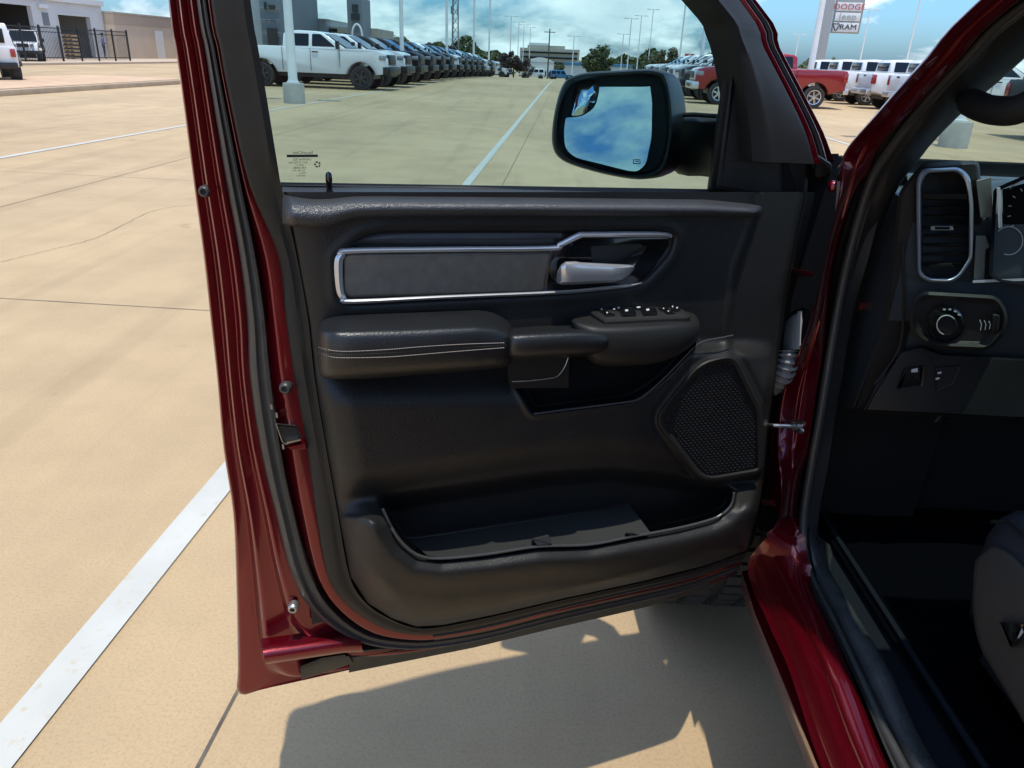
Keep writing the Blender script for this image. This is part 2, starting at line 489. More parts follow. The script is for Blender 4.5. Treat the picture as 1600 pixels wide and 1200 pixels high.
# ================================================================== SETTING: ground
def axis_vals(lim):
    a = [0.0]; s = .8
    while a[-1] < lim:
        a.append(a[-1] + s); s *= 1.12
    return a
gx = sorted(set([-v for v in axis_vals(1800)] + axis_vals(1800)))
gy = sorted(set([-v for v in axis_vals(300)] + axis_vals(1900)))
mb = MB()
GXX, GYY = np.meshgrid(gx, gy)
GZ = ground_z(GXX, GYY)
ncol = len(gx)
mb.add(list(zip(GXX.ravel(), GYY.ravel(), GZ.ravel())),
       [(r * ncol + c, r * ncol + c + 1, (r + 1) * ncol + c + 1, (r + 1) * ncol + c) for r in range(len(gy) - 1) for c in range(ncol - 1)])
ground = mb.build('ground', M['ground'], smooth=True, recalc=False)
tag(ground, kind='structure')

def strip(name, p0, p1, width, m, z=.004, seg=None, parent=ground, wob=0, seed=0):
    rnd = random.Random(seed)
    p0, p1 = np.array(p0, float), np.array(p1, float)
    d = p1 - p0; L = np.linalg.norm(d); d /= L; nrm = np.array([-d[1], d[0]])
    k = seg or max(2, int(L / 1.5)); ring = []
    for i in range(k + 1):
        c = p0 + d * L * i / k
        o = rnd.uniform(-wob, wob)
        a, b = c + nrm * (width / 2 + o), c - nrm * (width / 2 + rnd.uniform(-wob, wob) * .6 - o * .4)
        ring.append([(a[0], a[1], float(ground_z(*a)) + z), (b[0], b[1], float(ground_z(*b)) + z)])
    b = MB().loft(ring)
    return b.build(name, m, parent, recalc=False)
def l2(x, y): return np.array(lot(x, y)[:2])
strip('parking_line', l2(-1.20, -6), l2(-1.15, 60), .105, M['line'], .006, wob=.002)
strip('parking_line', l2(-7.47, -6), l2(-7.42, 90), .105, M['line'], .006, wob=.002)
strip('parking_line', l2(6.12, -6), l2(6.12, 28.5), .105, M['line'], .006, wob=.002)
for k, lx in enumerate((-.735, -5.3, -9.9, 3.85, 8.4, 13.0)):
    strip('slab_joint', l2(lx, -6), l2(lx - .05, 70), .008, M['joint'], .003, wob=.0015, seed=k, seg=160)
for k in range(-1, 9):
    strip('slab_joint', l2(-14.5, 4.22 + 4.6 * k + .1), l2(16, 4.22 + 4.6 * k), .007, M['joint'], .003, wob=.0015, seed=20 + k, seg=120)

def crack(pts, seed):
    P = smooth_poly([gnd(x, y)[:2] for x, y in pts], 14, False); rnd_ = random.Random(seed); ring = []
    for k, p in enumerate(P):
        t_ = np.array(P[min(k + 1, len(P) - 1)]) - np.array(P[max(k - 1, 0)]); t_ /= np.linalg.norm(t_) + 1e-9; n_ = np.array([-t_[1], t_[0]])
        q = np.array(p) + n_ * rnd_.uniform(-.012, .012); h = rnd_.uniform(.0012, .003)
        ring.append([(q[0] + n_[0] * h, q[1] + n_[1] * h, .003), (q[0] - n_[0] * h, q[1] - n_[1] * h, .003)])
    MB().loft(ring).build('crack', M['joint'], ground, recalc=False)
crack([(-40, 420), (60, 395), (150, 372), (240, 330), (320, 318)], 1)

def lprism(name, poly, z0, z1, m, parent=None, bevel=0):
    """prism over a polygon given in car-park coordinates"""
    P = [l2(*p) for p in poly]; n = len(P)
    b = MB().add([(p[0], p[1], z0) for p in P] + [(p[0], p[1], z1) for p in P],
                 [tuple(range(n - 1, -1, -1)), tuple(range(n, 2 * n))] + [(i, (i + 1) % n, n + (i + 1) % n, n + i) for i in range(n)])
    return b.build(name, m, parent, bevel=bevel)
isl = lprism('traffic_island', [(-15, -8), (-15, 31), (-15.8, 32), (-18.6, 32), (-19.6, 31), (-19.6, -8)], -.05, .15, M['kerb'], bevel=.02)
tag(isl, kind='structure')
lprism('island_soil', [(-15.22, -7.8), (-15.22, 30.9), (-15.9, 31.7), (-18.5, 31.7), (-19.4, 30.9), (-19.4, -7.8)], .1, .17, M['dirt'], isl)
pv = lprism('pavement', [(-30.2, 8), (-30.2, 82), (-34, 82), (-60, 82), (-60, 8)], -.05, .13, mat('pale_concrete_pavement', (.46, .36, .27), .85, var=(.5, .08)), bevel=.02)
tag(pv, kind='structure')

def lot_y_at(px, lx):
    """car-park y where an image column meets the vertical plane lot_x = lx"""
    r = ray(px, 87 + .04 * (px - 800)); h = np.array([r[0], r[1]])
    return float(np.dot(h, LY) / np.dot(h, LX) * lx)
def z_at(px, py, p):
    r = ray(px, py)
    t = np.hypot(p[0], p[1]) / np.hypot(r[0], r[1])
    return float(CAMZ + t * r[2])

# ================================================================== background vehicles
def arc(cx, cz, r, a0, a1, n=9):
    return [(cx + r * math.cos(math.radians(a)), cz + r * math.sin(math.radians(a))) for a in np.linspace(a0, a1, n)]
def extr(prof, hw, taper=None):
    """side profile (x,z) extruded across y; taper(x,z)->half width"""
    n = len(prof)
    g = taper or (lambda x, z: hw)
    vs = [(x, -g(x, z), z) for x, z in prof] + [(x, g(x, z), z) for x, z in prof]
    return vs, [tuple(range(n)), tuple(range(2 * n - 1, n - 1, -1))] + [(i, n + i, n + (i + 1) % n, (i + 1) % n) for i in range(n)]
def wheel(parent, x, y, r, wd, sgn, rimmat):
    b = MB().lathe([(r * .62, -wd / 2 * .9), (r * .9, -wd / 2), (r * .985, -wd / 2 * .8), (r, -wd / 4), (r, wd / 4), (r * .985, wd / 2 * .8), (r * .9, wd / 2), (r * .62, wd / 2 * .9)], (x, y, r), 'y', 28, True)
    t = b.build('wheel', M['tyre'], parent, True, True)
    b = MB()
    yo = y + sgn * wd * .42
    b.lathe([(r * .66, 0), (r * .64, sgn * .05), (r * .57, sgn * .045), (r * .54, -sgn * .03), (r * .12, -sgn * .01)], (x, yo, r), 'y', 28)
    for k in range(6):
        a = k * math.pi / 3 + .3
        rot = Matrix.Rotation(-a, 3, 'Y')
        c = rot @ Vector((r * .34, 0, 0))
        b.box((x + c[0], yo + sgn * .035, r + c[2]), (r * .5, .035, r * .16), rot)
    b.lathe([(r * .15, 0), (r * .14, sgn * .055), (0.001, sgn * .06)], (x, yo, r), 'y', 12)
    b.build('rim', rimmat, t, True, True)
    return t
def make_pickup(name, label, paint, rim, group=None, chrome=True, tow=0.):
    t = empty(name, (0, 0, 0), label, 'pickup truck', group)
    fa, ra, wr = 1.92, -1.83, .43
    prof = [(-2.98, .72), (-3.0, 1.36), (-2.96, 1.43), (-1.02, 1.43), (-1.0, 1.41), (1.30, 1.42), (1.9, 1.43), (2.55, 1.38), (2.80, 1.30), (2.88, 1.1), (2.90, .62), (2.70, .58)] \
        + arc(fa, .45, .54, 10, 170) + [(1.3, .54), (-1.2, .54)] + arc(ra, .45, .54, 10, 170) + [(-2.5, .60)]
    def tp(x, z):
        h = .985
        if z > 1.25: h -= .05 * (z - 1.25) / .18
        if z < .8: h -= .05 * (.8 - z) / .25
        if x > 2.0: h -= .13 * ((x - 2.0) / .9) ** 2
        return h
    MB().add(*extr(prof, .98, tp)).build('body', paint, t, local=True, bevel=.045, sharp=50)
    b = MB().box((-2.0, 0, 1.432), (1.78, 1.62, .012)); b.build('bed_cover', M['vblack'], t, local=True)
    cab = [(-1.02, 1.40), (-.99, 1.86), (-.86, 1.95), (-.4, 1.99), (.25, 1.975), (.52, 1.92), (1.38, 1.40)]
    hw = lambda x, z: lerp(.935, .77, max(0, (z - 1.40) / .58))
    MB().add(*extr(cab, .9, hw)).build('cab', paint, t, local=True, bevel=.04, sharp=50)
    for s in (-1, 1):
        for nm, q in (('rear_side_window', [(-.84, 1.46), (-.02, 1.46), (-.02, 1.88), (-.80, 1.88)]), ('front_side_window', [(.10, 1.46), (.98, 1.46), (.86, 1.56), (.42, 1.88), (.10, 1.88)])):
            Q = corner_poly(q, .05)
            vs = [(x, s * (hw(x, z) + .006), z) for x, z in Q] + [(x, s * (hw(x, z) - .03), z) for x, z in Q]; n = len(Q)
            MB().add(vs, [tuple(range(n))] + [(i, (i + 1) % n, n + (i + 1) % n, n + i) for i in range(n)]).build(nm, M['vglass'], t, local=True)
        for hx in (-.72, .22):
            MB().box((hx, s * .992, 1.27), (.24, .03, .045)).build('door_handle', M['vblack'], t, local=True, bevel=.01)
        for sx, z0, z1 in ((-1.03, .62, 1.40), (.04, .62, 1.42), (1.14, .78, 1.40)):
            MB().box((sx, s * .984, (z0 + z1) / 2), (.014, .012, z1 - z0)).build('door_gap', M['vblack'], t, local=True)
        m_ = MB(); m_.box((1.12, s * 1.11, 1.53), (.12, .22, .28)); m_.box((1.10, s * .97, 1.46), (.08, .12, .08))
        m_.build('side_mirror', M['vblack'] if not chrome else M['vblack'], t, local=True, bevel=.025)
        MB().box((2.72, s * .74, 1.15), (.28, .30, .17)).build('headlight', M['lamp_w'], t, local=True, bevel=.03)
        MB().box((-2.94, s * .90, 1.17), (.16, .20, .36)).build('tail_light', M['lamp_r'], t, local=True, bevel=.03)
        for ax in (fa, ra): wheel(t, ax, s * .83, wr, .30, s, rim)
        MB().loft([[(x, s * .90, z), (x, s * 1.0, z)] for x, z in arc(fa, .45, .55, 5, 175, 14)]).build('wheel_arch_trim', M['vblack'], t, local=True)
        MB().loft([[(x, s * .90, z), (x, s * 1.0, z)] for x, z in arc(ra, .45, .55, 5, 175, 14)]).build('wheel_arch_trim', M['vblack'], t, local=True)
    ws = [(1.365, .84), (1.365, -.84), (.555, -.70), (.555, .70)]
    MB().add([(x + .02, y, z + .025) for (x, y), z in zip(ws, (1.43, 1.43, 1.885, 1.885))] + [(x - .04, y, z) for (x, y), z in zip(ws, (1.43, 1.43, 1.885, 1.885))],
             [(0, 1, 2, 3), (0, 1, 5, 4), (1, 2, 6, 5), (2, 3, 7, 6), (3, 0, 4, 7)]).build('windscreen', M['vglass'], t, local=True)
    MB().box((-1.012, 0, 1.66), (.03, 1.34, .36)).build('rear_window', M['vglass'], t, local=True, bevel=.01)
    MB().box((2.82, 0, 1.08), (.2, 1.16, .36)).build('grille', M['vblack'] if not chrome else M['chrome'], t, local=True, bevel=.03)
    MB().box((2.90, 0, 1.08), (.08, 1.02, .25)).build('grille_mesh', M['vblack'], t, local=True, bevel=.02)
    bm_ = MB(); bm_.box((2.88, 0, .70), (.3, 1.80, .28)); bm_.build('front_bumper', M['chrome'] if chrome else M['vblack'], t, local=True, bevel=.05)
    MB().box((3.03, 0, .70), (.02, .9, .12)).build('bumper_vent', M['vblack'], t, local=True)
    MB().box((-3.05, 0, .68), (.22, 1.84, .22)).build('rear_bumper', M['chrome'] if chrome else M['vblack'], t, local=True, bevel=.04)
    MB().box((-2.995, 0, 1.10), (.03, 1.50, .50)).build('tailgate', paint, t, local=True, bevel=.015)
    MB().box((-3.012, 0, 1.30), (.02, .26, .06)).build('tailgate_handle', M['vblack'], t, local=True)
    MB().box((-3.17, 0, .68), (.012, .42, .14)).build('number_plate', M['white'], t, local=True)
    MB().box((0, 0, .50), (4.6, 1.3, .22)).build('chassis', M['vblack'], t, local=True)
    return t
def make_suv(name, label, paint, rim, group=None):
    t = empty(name, (0, 0, 0), label, 'suv', group)
    fa, ra, wr = 1.42, -1.45, .41
    prof = [(-2.05, .62), (-2.1, 1.16), (1.1, 1.18), (1.9, 1.14), (2.05, 1.08), (2.1, .65), (1.95, .6)] + arc(fa, .43, .5, 12, 168) + [(.8, .52), (-.9, .52)] + arc(ra, .43, .5, 12, 168)
    MB().add(*extr(prof, .84, lambda x, z: .86 - (.12 * ((x - 1.2) / .9) if x > 1.2 else 0))).build('body', paint, t, local=True, bevel=.04, sharp=50)
    cab = [(-2.06, 1.15), (-2.0, 1.80), (-1.9, 1.85), (.35, 1.83), (.46, 1.78), (.72, 1.15)]
    hw = lambda x, z: lerp(.83, .70, max(0, (z - 1.15) / .7))
    MB().add(*extr(cab, .8, hw)).build('cab', paint, t, local=True, bevel=.04, sharp=50)
    for s in (-1, 1):
        for q in ([(-1.9, 1.22), (-1.12, 1.22), (-1.12, 1.72), (-1.86, 1.72)], [(-1.0, 1.22), (-.32, 1.22), (-.32, 1.72), (-1.0, 1.72)], [(-.2, 1.22), (.6, 1.22), (.42, 1.72), (-.2, 1.72)]):
            Q = corner_poly(q, .05); n = len(Q)
            MB().add([(x, s * (hw(x, z) + .006), z) for x, z in Q] + [(x, s * (hw(x, z) - .03), z) for x, z in Q], [tuple(range(n))] + [(i, (i + 1) % n, n + (i + 1) % n, n + i) for i in range(n)]).build('side_window', M['vglass'], t, local=True)
        for ax in (fa, ra):
            wheel(t, ax, s * .76, wr, .27, s, rim)
            MB().loft([[(x, s * .80, z), (x, s * .95, z - .01), (x, s * .95, z - .06)] for x, z in arc(ax, .45, .56, 15, 165, 10)]).build('fender_flare', M['vblack'], t, local=True)
        MB().box((.62, s * 1.0, 1.30), (.1, .2, .2)).build('side_mirror', M['vblack'], t, local=True, bevel=.02)
        MB().box((-2.08, s * .74, .98), (.08, .15, .24)).build('tail_light', M['lamp_r'], t, local=True, bevel=.02)
        MB().lathe([(.1, 0), (.09, .04), (.001, .05)], (2.07, s * .46, 1.0), 'x', 16).build('headlight', M['lamp_w'], t, True, True)
    MB().add([(.64, .72, 1.20), (.64, -.72, 1.20), (.49, -.64, 1.74), (.49, .64, 1.74), (.75, .72, 1.22), (.75, -.72, 1.22), (.505, -.64, 1.76), (.505, .64, 1.76)], [(4, 5, 6, 7), (0, 1, 5, 4), (2, 3, 7, 6), (1, 2, 6, 5), (3, 0, 4, 7)]).build('windscreen', M['vglass'], t, local=True)
    MB().box((-2.045, 0, 1.48), (.04, 1.16, .42)).build('rear_window', M['vglass'], t, local=True, bevel=.01)
    MB().box((-2.16, 0, .60), (.18, 1.6, .2)).build('rear_bumper', M['vblack'], t, local=True, bevel=.03)
    MB().box((2.16, 0, .62), (.2, 1.6, .2)).build('front_bumper', M['vblack'], t, local=True, bevel=.03)
    MB().box((2.09, 0, 1.0), (.06, .62, .2)).build('grille', M['vblack'], t, local=True, bevel=.01)
    b = MB().lathe([(.24, -.11), (.36, -.12), (.39, -.06), (.39, .06), (.36, .12), (.24, .11)], (-2.24, .05, 1.12), 'x', 26, True)
    sp = b.build('spare_wheel', M['tyre'], t, True, True)
    b = MB().lathe([(.25, -.12), (.22, -.135), (.20, -.08), (.001, -.07)], (-2.24, .05, 1.12), 'x', 24)
    for k in range(5):
        a = k * 2 * math.pi / 5 + .2; rot = Matrix.Rotation(a, 3, 'X'); c = rot @ Vector((0, .12, 0))
        b.box((-2.335, .05 + c[1], 1.12 + c[2]), (.05, .18, .06), rot)
    b.build('rim', M['alloy'], sp, True, True)
    return t
def repaint(root, old, new):
    for o in [root] + list(root.children_recursive):
        for s in getattr(o, 'material_slots', []):
            if s.material == old:
                s.link = 'OBJECT'; s.material = new
def put(o, loc, rz):
    o.location = loc; o.rotation_euler = (0, 0, rz)
    if 'pickup' in o.name:
        k = 1.06 if loc[0] < 0 else .985
        o.scale = (k, k, k)
    return o

pk_w = make_pickup('pickup_truck', 'x', M['white'], M['blackwheel'], chrome=False)
pk_c = make_pickup('pickup_truck', 'x', M['white'], M['alloy'], chrome=True)
suv0 = make_suv('suv', 'x', M['white'], M['blackwheel'])
used = set()
def place(proto, pos, rz, paint, label, group=None):
    if proto.name not in used: used.add(proto.name); o = proto; first.append((o, paint))
    else: o = copy_tree(proto)
    put(o, pos, rz)
    if paint is not M['white'] and o is not proto: repaint(o, M['white'], paint)
    o['label'] = label
    if group: o['group'] = group
    return o
first = []
def lotpos(lx, ly): return lot(lx, ly)
RX = -LA; RMX = math.pi - LA; RY = math.pi / 2 - LA
GL, GR, GB = 'vehicles nosed up to the line in the left row', 'vehicles nosed in along the right row', 'white pickups backed towards the red pickup'
NOSE = -7.0
rowL = [(32.9, 'white', 0, 'white crew cab pickup parked nearest in the left row, behind the concrete pole base'),
        (36.3, 'white', 0, 'white pickup right behind the nearest white pickup in the left row'),
        (39.7, 'black', 0, 'black pickup, third from the front in the left row'),
        (43.2, 'navy', 0, 'dark pickup, fourth from the front in the left row'),
        (46.7, 'black', 0, 'black pickup, fifth in the left row'),
        (50.2, 'navy', 0, 'dark blue pickup, sixth from the front in the left row'),
        (53.8, 'white', 0, 'white pickup, seventh from the front in the left row'),
        (57.3, 'navy', 0, 'dark blue pickup, eighth from the front in the left row'),
        (60.9, 'black', 0, 'black pickup, ninth from the front in the left row'),
        (64.6, 'navy', 0, 'dark blue pickup, tenth from the front in the left row'),
        (68.4, 'grey', 0, 'grey pickup, eleventh from the front in the left row'),
        (72.3, 'white', 1, 'white pickup, twelfth from the front in the left row'),
        (76.4, 'black', 0, 'black pickup near the far end of the left row'),
        (80.6, 'silver', 1, 'silver pickup last but one at the far end of the left row'),
        (85.2, 'white', 0, 'white pickup at the very far end of the left row')]
for ly, c, ch, lab in rowL:
    place(pk_c if ch else pk_w, lotpos(NOSE - 3.25, ly), RX, M[c], lab, GL)
rowR = [(33.4, 'red2', 1, 'red pickup with chrome wheels seen past the open door'),
        (36.8, 'grey', 0, 'dark grey pickup beside the red pickup in the right row'),
        (40.2, 'white', 1, 'white pickup next beyond the dark grey one in the right row'),
        (42.8, 'white', 0, 'white pickup, fourth in the right row behind the side mirror'),
        (46.4, 'silver', 1, 'silver pickup, fifth in the right row'),
        (50.2, 'white', 0, 'white pickup, sixth in the right row'),
        (54.0, 'white', 1, 'white pickup at the far end of the right row')]
for ly, c, ch, lab in rowR:
    place(pk_c if ch else pk_w, lotpos(4.9 + 2.95, ly), RMX, M[c], lab, GR)
rowB = [(31.5, 'first white pickup seen tail on beyond the windscreen pillar'), (35.0, 'second white pickup showing its tailgate right of the red pickup'), (38.5, 'third white pickup showing its tailgate right of the red pickup'),
        (42.0, 'fourth white pickup of the tail-on row, close behind the red pickup'), (45.6, 'fifth white pickup of the tail-on row, above the red pickup bed'), (49.4, 'farthest white pickup of the tail-on row')]
for i, (ly, lab) in enumerate(rowB):
    place(pk_c, lotpos(12.2 + 3.1, ly), RX, M['white'], lab, GB)
# vehicle ahead seen through the windscreen
place(pk_w, lotpos(14.6, 21.5), RX, M['black'], 'black pickup seen through the windscreen beside a concrete pole base')
# far cars
def az_place(proto, px, d, rz, paint, label, group=None):
    return place(proto, azpt(px, d), rz, paint, label, group)
az_place(suv0, -38, 27.5, math.radians(128), M['white'], 'white off-roader with rear spare wheel at the left picture edge')
az_place(suv0, 36, 50, math.radians(-62), M['white'], 'white off-roader parked behind the black fence by the workshop')
az_place(suv0, 833, 140, math.pi, M['white'], 'white boxy suv far down the aisle', 'cars at the far end of the aisle')
az_place(suv0, 878, 146, 0.2, M['blue'], 'blue suv far down the aisle next to the white suv', 'cars at the far end of the aisle')
az_place(pk_w, 770, 128, -.4, M['white'], 'white pickup far off left of the white suv', 'cars at the far end of the aisle')
for o, p in first:
    if p is not M['white']: repaint(o, M['white'], p)

# ================================================================== lamp posts
def lamp_post(px, dist, h, label, base=False, r=.11, arms=2, rz=0.):
    p = azpt(px, dist)
    t = empty('lamp_post', p, label, 'lamp post', 'white car park lamp posts', rz)
    b = MB(); z0 = .54 if base else 0
    b.lathe([(r * 1.25, z0), (r * 1.2, z0 + .05), (r, z0 + .12), (r * .7, h)], (0, 0, 0), 'z', 14, True)
    b.build('pole', M['pole'], t, True, True)
    if base:
        MB().lathe([(.30, -.05), (.30, .52), (.285, .545)], (0, 0, 0), 'z', 24, True).build('concrete_base', M['conc'], t, True, True)
        MB().lathe([(.19, .545), (.19, .575), (.14, .585)], (0, 0, 0), 'z', 16, True).build('base_plate', M['pole'], t, True, True)
    for s in ((-1, 1) if arms == 2 else (1,)):
        b = MB().box((s * .35, 0, h - .1), (.6, .06, .06)); b.box((s * .95, 0, h - .08), (.75, .42, .12))
        b.build('lamp_head', M['pole'], t, local=True, bevel=.02)
    return t
lamp_post(454, 23.2, 9.5, 'thick white lamp post on a concrete base before the white pickup', True, .13)
for px, d, h, lab in [(628, 42, 10, 'lamp post rising behind the dark pickups of the left row'), (698, 62, 10, 'lamp post left of the lattice mast'),
                      (740, 84, 10.5, 'lamp post right of the lattice mast'), (764, 92, 9.3, 'lamp post with its head just inside the picture top'),
                      (797, 150, 10.6, 'slim lamp post above the purple tree'), (809, 185, 11, 'first of three distant slim posts left of the office block'),
                      (817, 200, 11, 'second of three distant slim posts left of the office block'), (827, 215, 11, 'third of three distant slim posts left of the office block'),
                      (895, 160, 8, 'short lamp post before the right end of the office block'), (971, 170, 9, 'distant lamp post right of the round green tree'),
                      (981, 150, 11, 'taller distant lamp post right of the round green tree'), (996, 160, 12, 'distant lamp post left of the olive tree'), (1013, 175, 14, 'distant lamp post rising over the olive tree'),
                      (1061, 92, 10.2, 'lamp post beside the red square sign'), (1095, 46, 10, 'near lamp post at the front edge of the door glass'),
                      (1240, 150, 9.5, 'lamp post above the red pickup cab'), (1341, 112, 10.2, 'lamp post right of the brand pylon'), (1413, 96, 10.4, 'rightmost lamp post beside the windscreen pillar')]:
    lamp_post(px, d, h, lab, rz=LA * 3)
lamp_post(1267, 34, 11, 'thick lamp post standing left of the brand pylon', False, .13)
lamp_post(1517, 17.5, 10, 'lamp post on concrete base seen through the windscreen', True, .12)

# ================================================================== buildings
def lbox(b, x0, x1, y0, y1, z0, z1):
    """box in car-park coordinates"""
    P = [l2(x, y) for x, y in ((x0, y0), (x1, y0), (x1, y1), (x0, y1))]
    return b.add([(p[0], p[1], z0) for p in P] + [(p[0], p[1], z1) for p in P], [(3, 2, 1, 0), (4, 5, 6, 7), (0, 1, 5, 4), (1, 2, 6, 5), (2, 3, 7, 6), (3, 0, 4, 7)])
FX = -36.0
ya, yb, yc, yd, ye, yf = [lot_y_at(p, FX) for p in (-90, 57, 96, 145, 166, 330)]
def zf(px, py):
    p = lot(FX, lot_y_at(px, FX)); return z_at(px, py, p)
htop = zf(100, 3)
wb = empty('workshop_building', lot(FX, yb), 'grey workshop with open dark bay door and tan side wing', 'building')
b = MB(); hz_bay2 = zf(120, 25); hz_bay1 = zf(30, 7)
lbox(b, FX - .3, FX, yb, yc, 0, htop); lbox(b, FX - .3, FX, yd, ye, 0, htop); lbox(b, FX - .3, FX, yc, yd, hz_bay2, htop)
lbox(b, FX - .3, FX, ya, yb, hz_bay1, htop); lbox(b, FX - .3, FX, ya - 5, ya, 0, htop); lbox(b, FX - 14, FX - .3, ye - .3, ye, 0, htop)
b.build('wall', M['wall_grey'], wb)
b = MB(); lbox(b, FX - 14, FX + .2, ya - 5, ye + .1, htop, htop + .35); b.build('roof', M['wall_white'], wb)
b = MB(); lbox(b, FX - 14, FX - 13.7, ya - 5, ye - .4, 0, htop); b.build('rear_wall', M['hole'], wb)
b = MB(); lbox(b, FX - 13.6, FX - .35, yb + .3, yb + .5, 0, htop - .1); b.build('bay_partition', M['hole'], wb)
b = MB(); lbox(b, FX - 5, FX - 4.8, ya - 4, yb - .1, 0, hz_bay1 + .2); b.build('bay_inner_wall', M['wall_tan'], wb)
b = MB(); lbox(b, FX - .02, FX + .03, yc - .12, yc, 0, hz_bay2); lbox(b, FX - .02, FX + .03, yd, yd + .12, 0, hz_bay2); lbox(b, FX - .02, FX + .03, yc - .12, yd + .12, hz_bay2, hz_bay2 + .12); b.build('bay_door_frame', M['wall_white'], wb)
b = MB(); lbox(b, FX - .1, FX + .05, lot_y_at(72, FX), lot_y_at(81, FX), zf(76, 40), zf(76, 20)); b.build('wall_vent', M['wall_dgrey'], wb)
b = MB(); lbox(b, FX, FX + .25, lot_y_at(67, FX), lot_y_at(79, FX), zf(73, 13), zf(73, 7)); b.build('wall_lamp', M['pole'], wb)
tz = zf(215, 25)
b = MB(); lbox(b, FX - 8, FX + .8, ye + .02, yf, 0, tz - .75); b.build('wing_wall', M['wall_tan'], wb)
b = MB(); lbox(b, FX - 8, FX + .83, ye + .01, yf + .05, tz - .75, tz); b.build('wing_parapet', M['wall_tan2'], wb)
b = MB(); lbox(b, FX - 8, FX + .88, ye, yf + .1, tz, tz + .12); b.build('parapet_cap', M['wall_beige'], wb)
b = MB(); lbox(b, FX + .8, FX + .86, lot_y_at(244, FX + .8), lot_y_at(255, FX + .8), .1, 2.3); b.build('door', M['wall_grey'], wb)

# fence in front of the workshop
FEX = -31.6
fy0, fy1 = lot_y_at(-40, FEX), lot_y_at(200, FEX)
fn = empty('metal_fence', lot(FEX, fy1), 'black metal picket fence in front of the workshop', 'fence')
posts = [lot_y_at(p, FEX) for p in (-22, 5, 33, 63, 93, 123, 150, 176, 199)]
for y in posts:
    b = MB(); lbox(b, FEX - .045, FEX + .045, y - .045, y + .045, .1, 2.15); b.build('post', M['fence'], fn)
for z in (.32, 1.75, 1.98):
    b = MB(); lbox(b, FEX - .02, FEX + .02, fy0, fy1, z, z + .045); b.build('rail', M['fence'], fn)
pk = None
ys = np.arange(fy0, fy1, .14)
for i, y in enumerate(ys[::-1][:290]):
    if pk is None:
        b = MB(); lbox(b, FEX - .009, FEX + .009, y - .009, y + .009, .18, 2.08); pk = b.build('picket', M['fence'], fn); y0p = y
    else:
        c = pk.copy(); COL.objects.link(c); c.parent = fn
        d = l2(0, y) - l2(0, y0p)
        c.matrix_parent_inverse = pk.matrix_parent_inverse.copy(); c.location = (d[0], d[1], 0)

# pallet stack
pp = lot(FX + .9, lot_y_at(110, FX + .9))
ps = empty('pallet_stack', (pp[0], pp[1], .13), 'stack of pale wooden pallets in front of the open bay', 'pallets', rz=-LA)
for k in range(7):
    b = MB()
    for x in (-.5, 0, .5): b.box((x * .7, 0, .05 + k * .24), (.08, .75, .1))
    for y in np.linspace(-.34, .34, 6): b.box((0, y, .115 + k * .24), (.8, .09, .025))
    b.build('pallet', M['wood'], ps, local=True)

# dealership block far left through the glass
def screen_box(name, parent, px0, px1, d, py_top, m, depth=10, z0=None, bottom=None):
    a, c = azpt(px0, d), azpt(px1, d)
    zt = z_at((px0 + px1) / 2, py_top, azpt((px0 + px1) / 2, d))
    zb = min(a[2], c[2]) - .5 if bottom is None else z_at((px0 + px1) / 2, bottom, azpt((px0 + px1) / 2, d))
    A, C = np.array(a[:2]), np.array(c[:2]); t = (C - A) / np.linalg.norm(C - A); n = np.array([-t[1], t[0]])
    P = [A, C, C + n * depth, A + n * depth]
    b = MB().add([(p[0], p[1], zb) for p in P] + [(p[0], p[1], zt) for p in P], [(3, 2, 1, 0), (4, 5, 6, 7), (0, 1, 5, 4), (1, 2, 6, 5), (2, 3, 7, 6), (3, 0, 4, 7)])
    return b.build(name, m, parent)
M['wall_grey2'] = mat('showroom_panel_wall', (.36, .38, .39), .55, var=(.5, .05))
db = empty('dealership_building', azpt(415, 66), 'slate grey showroom block with tall dark entrance behind the white pickup', 'building')
screen_box('wall', db, 300, 411, 66, -30, M['wall_grey2'], 12)
screen_box('tower', db, 411.2, 441, 65.5, -30, M['wall_dgrey'], 12)
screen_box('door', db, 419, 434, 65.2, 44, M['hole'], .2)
screen_box('window', db, 417.5, 420.5, 65.2, 3, M['vglass'], .2, bottom=15)
screen_box('window', db, 424.5, 433.5, 65.2, 8, M['vglass'], .2, bottom=15)
for py in (12, 30, 50):
    screen_box('panel_joint', db, 395, 441, 65.35, py, M['wall_grey2'], .1, bottom=py + .7)
sb = empty('showroom_building', azpt(500, 78), 'low pale grey showroom behind the white pickup cab', 'building')
screen_box('wall', sb, 452, 511, 78, 29, M['wall_grey2'], 14)
screen_box('wing', sb, 511.2, 590, 79.5, 43, M['wall_beige'], 10)
screen_box('window', sb, 514, 528, 79.2, 44.5, M['vglass'], .2, bottom=50)
screen_box('roof_edge', sb, 451, 512, 77.8, 28, M['wall_white'], 14.4, bottom=29.2)
q = azpt(537, 79.0)
text_obj('lettering', 'Adventure', 1.0, M['letter_d'], Matrix.Translation((q[0], q[1], z_at(537, 54, q))) @ Matrix.Rotation(math.radians(12), 4, 'Z') @ Matrix.Rotation(math.pi / 2, 4, 'X'), sb, .03)
pt = empty('entrance_tower', azpt(557, 75), 'dark grey entrance tower with white arch behind the pickups', 'building')
screen_box('tower', pt, 545, 568, 75, -4, M['wall_dgrey'], 4)
screen_box('sign_panel', pt, 552.5, 561.5, 74.8, 7, M['letter_d'], .15, bottom=18)
screen_box('sign_panel', pt, 550.5, 563.5, 74.8, 21, M['letter_d'], .15, bottom=31)
q = azpt(559, 74.2); zq0, zq1 = z_at(559, 64, q), z_at(559, 38, q)
pth = [(q[0] + .45 * math.cos(a) , q[1], zq0 + (zq1 - zq0) * math.sin(a) ** .7) for a in np.linspace(0.02, math.pi - .02, 19)]
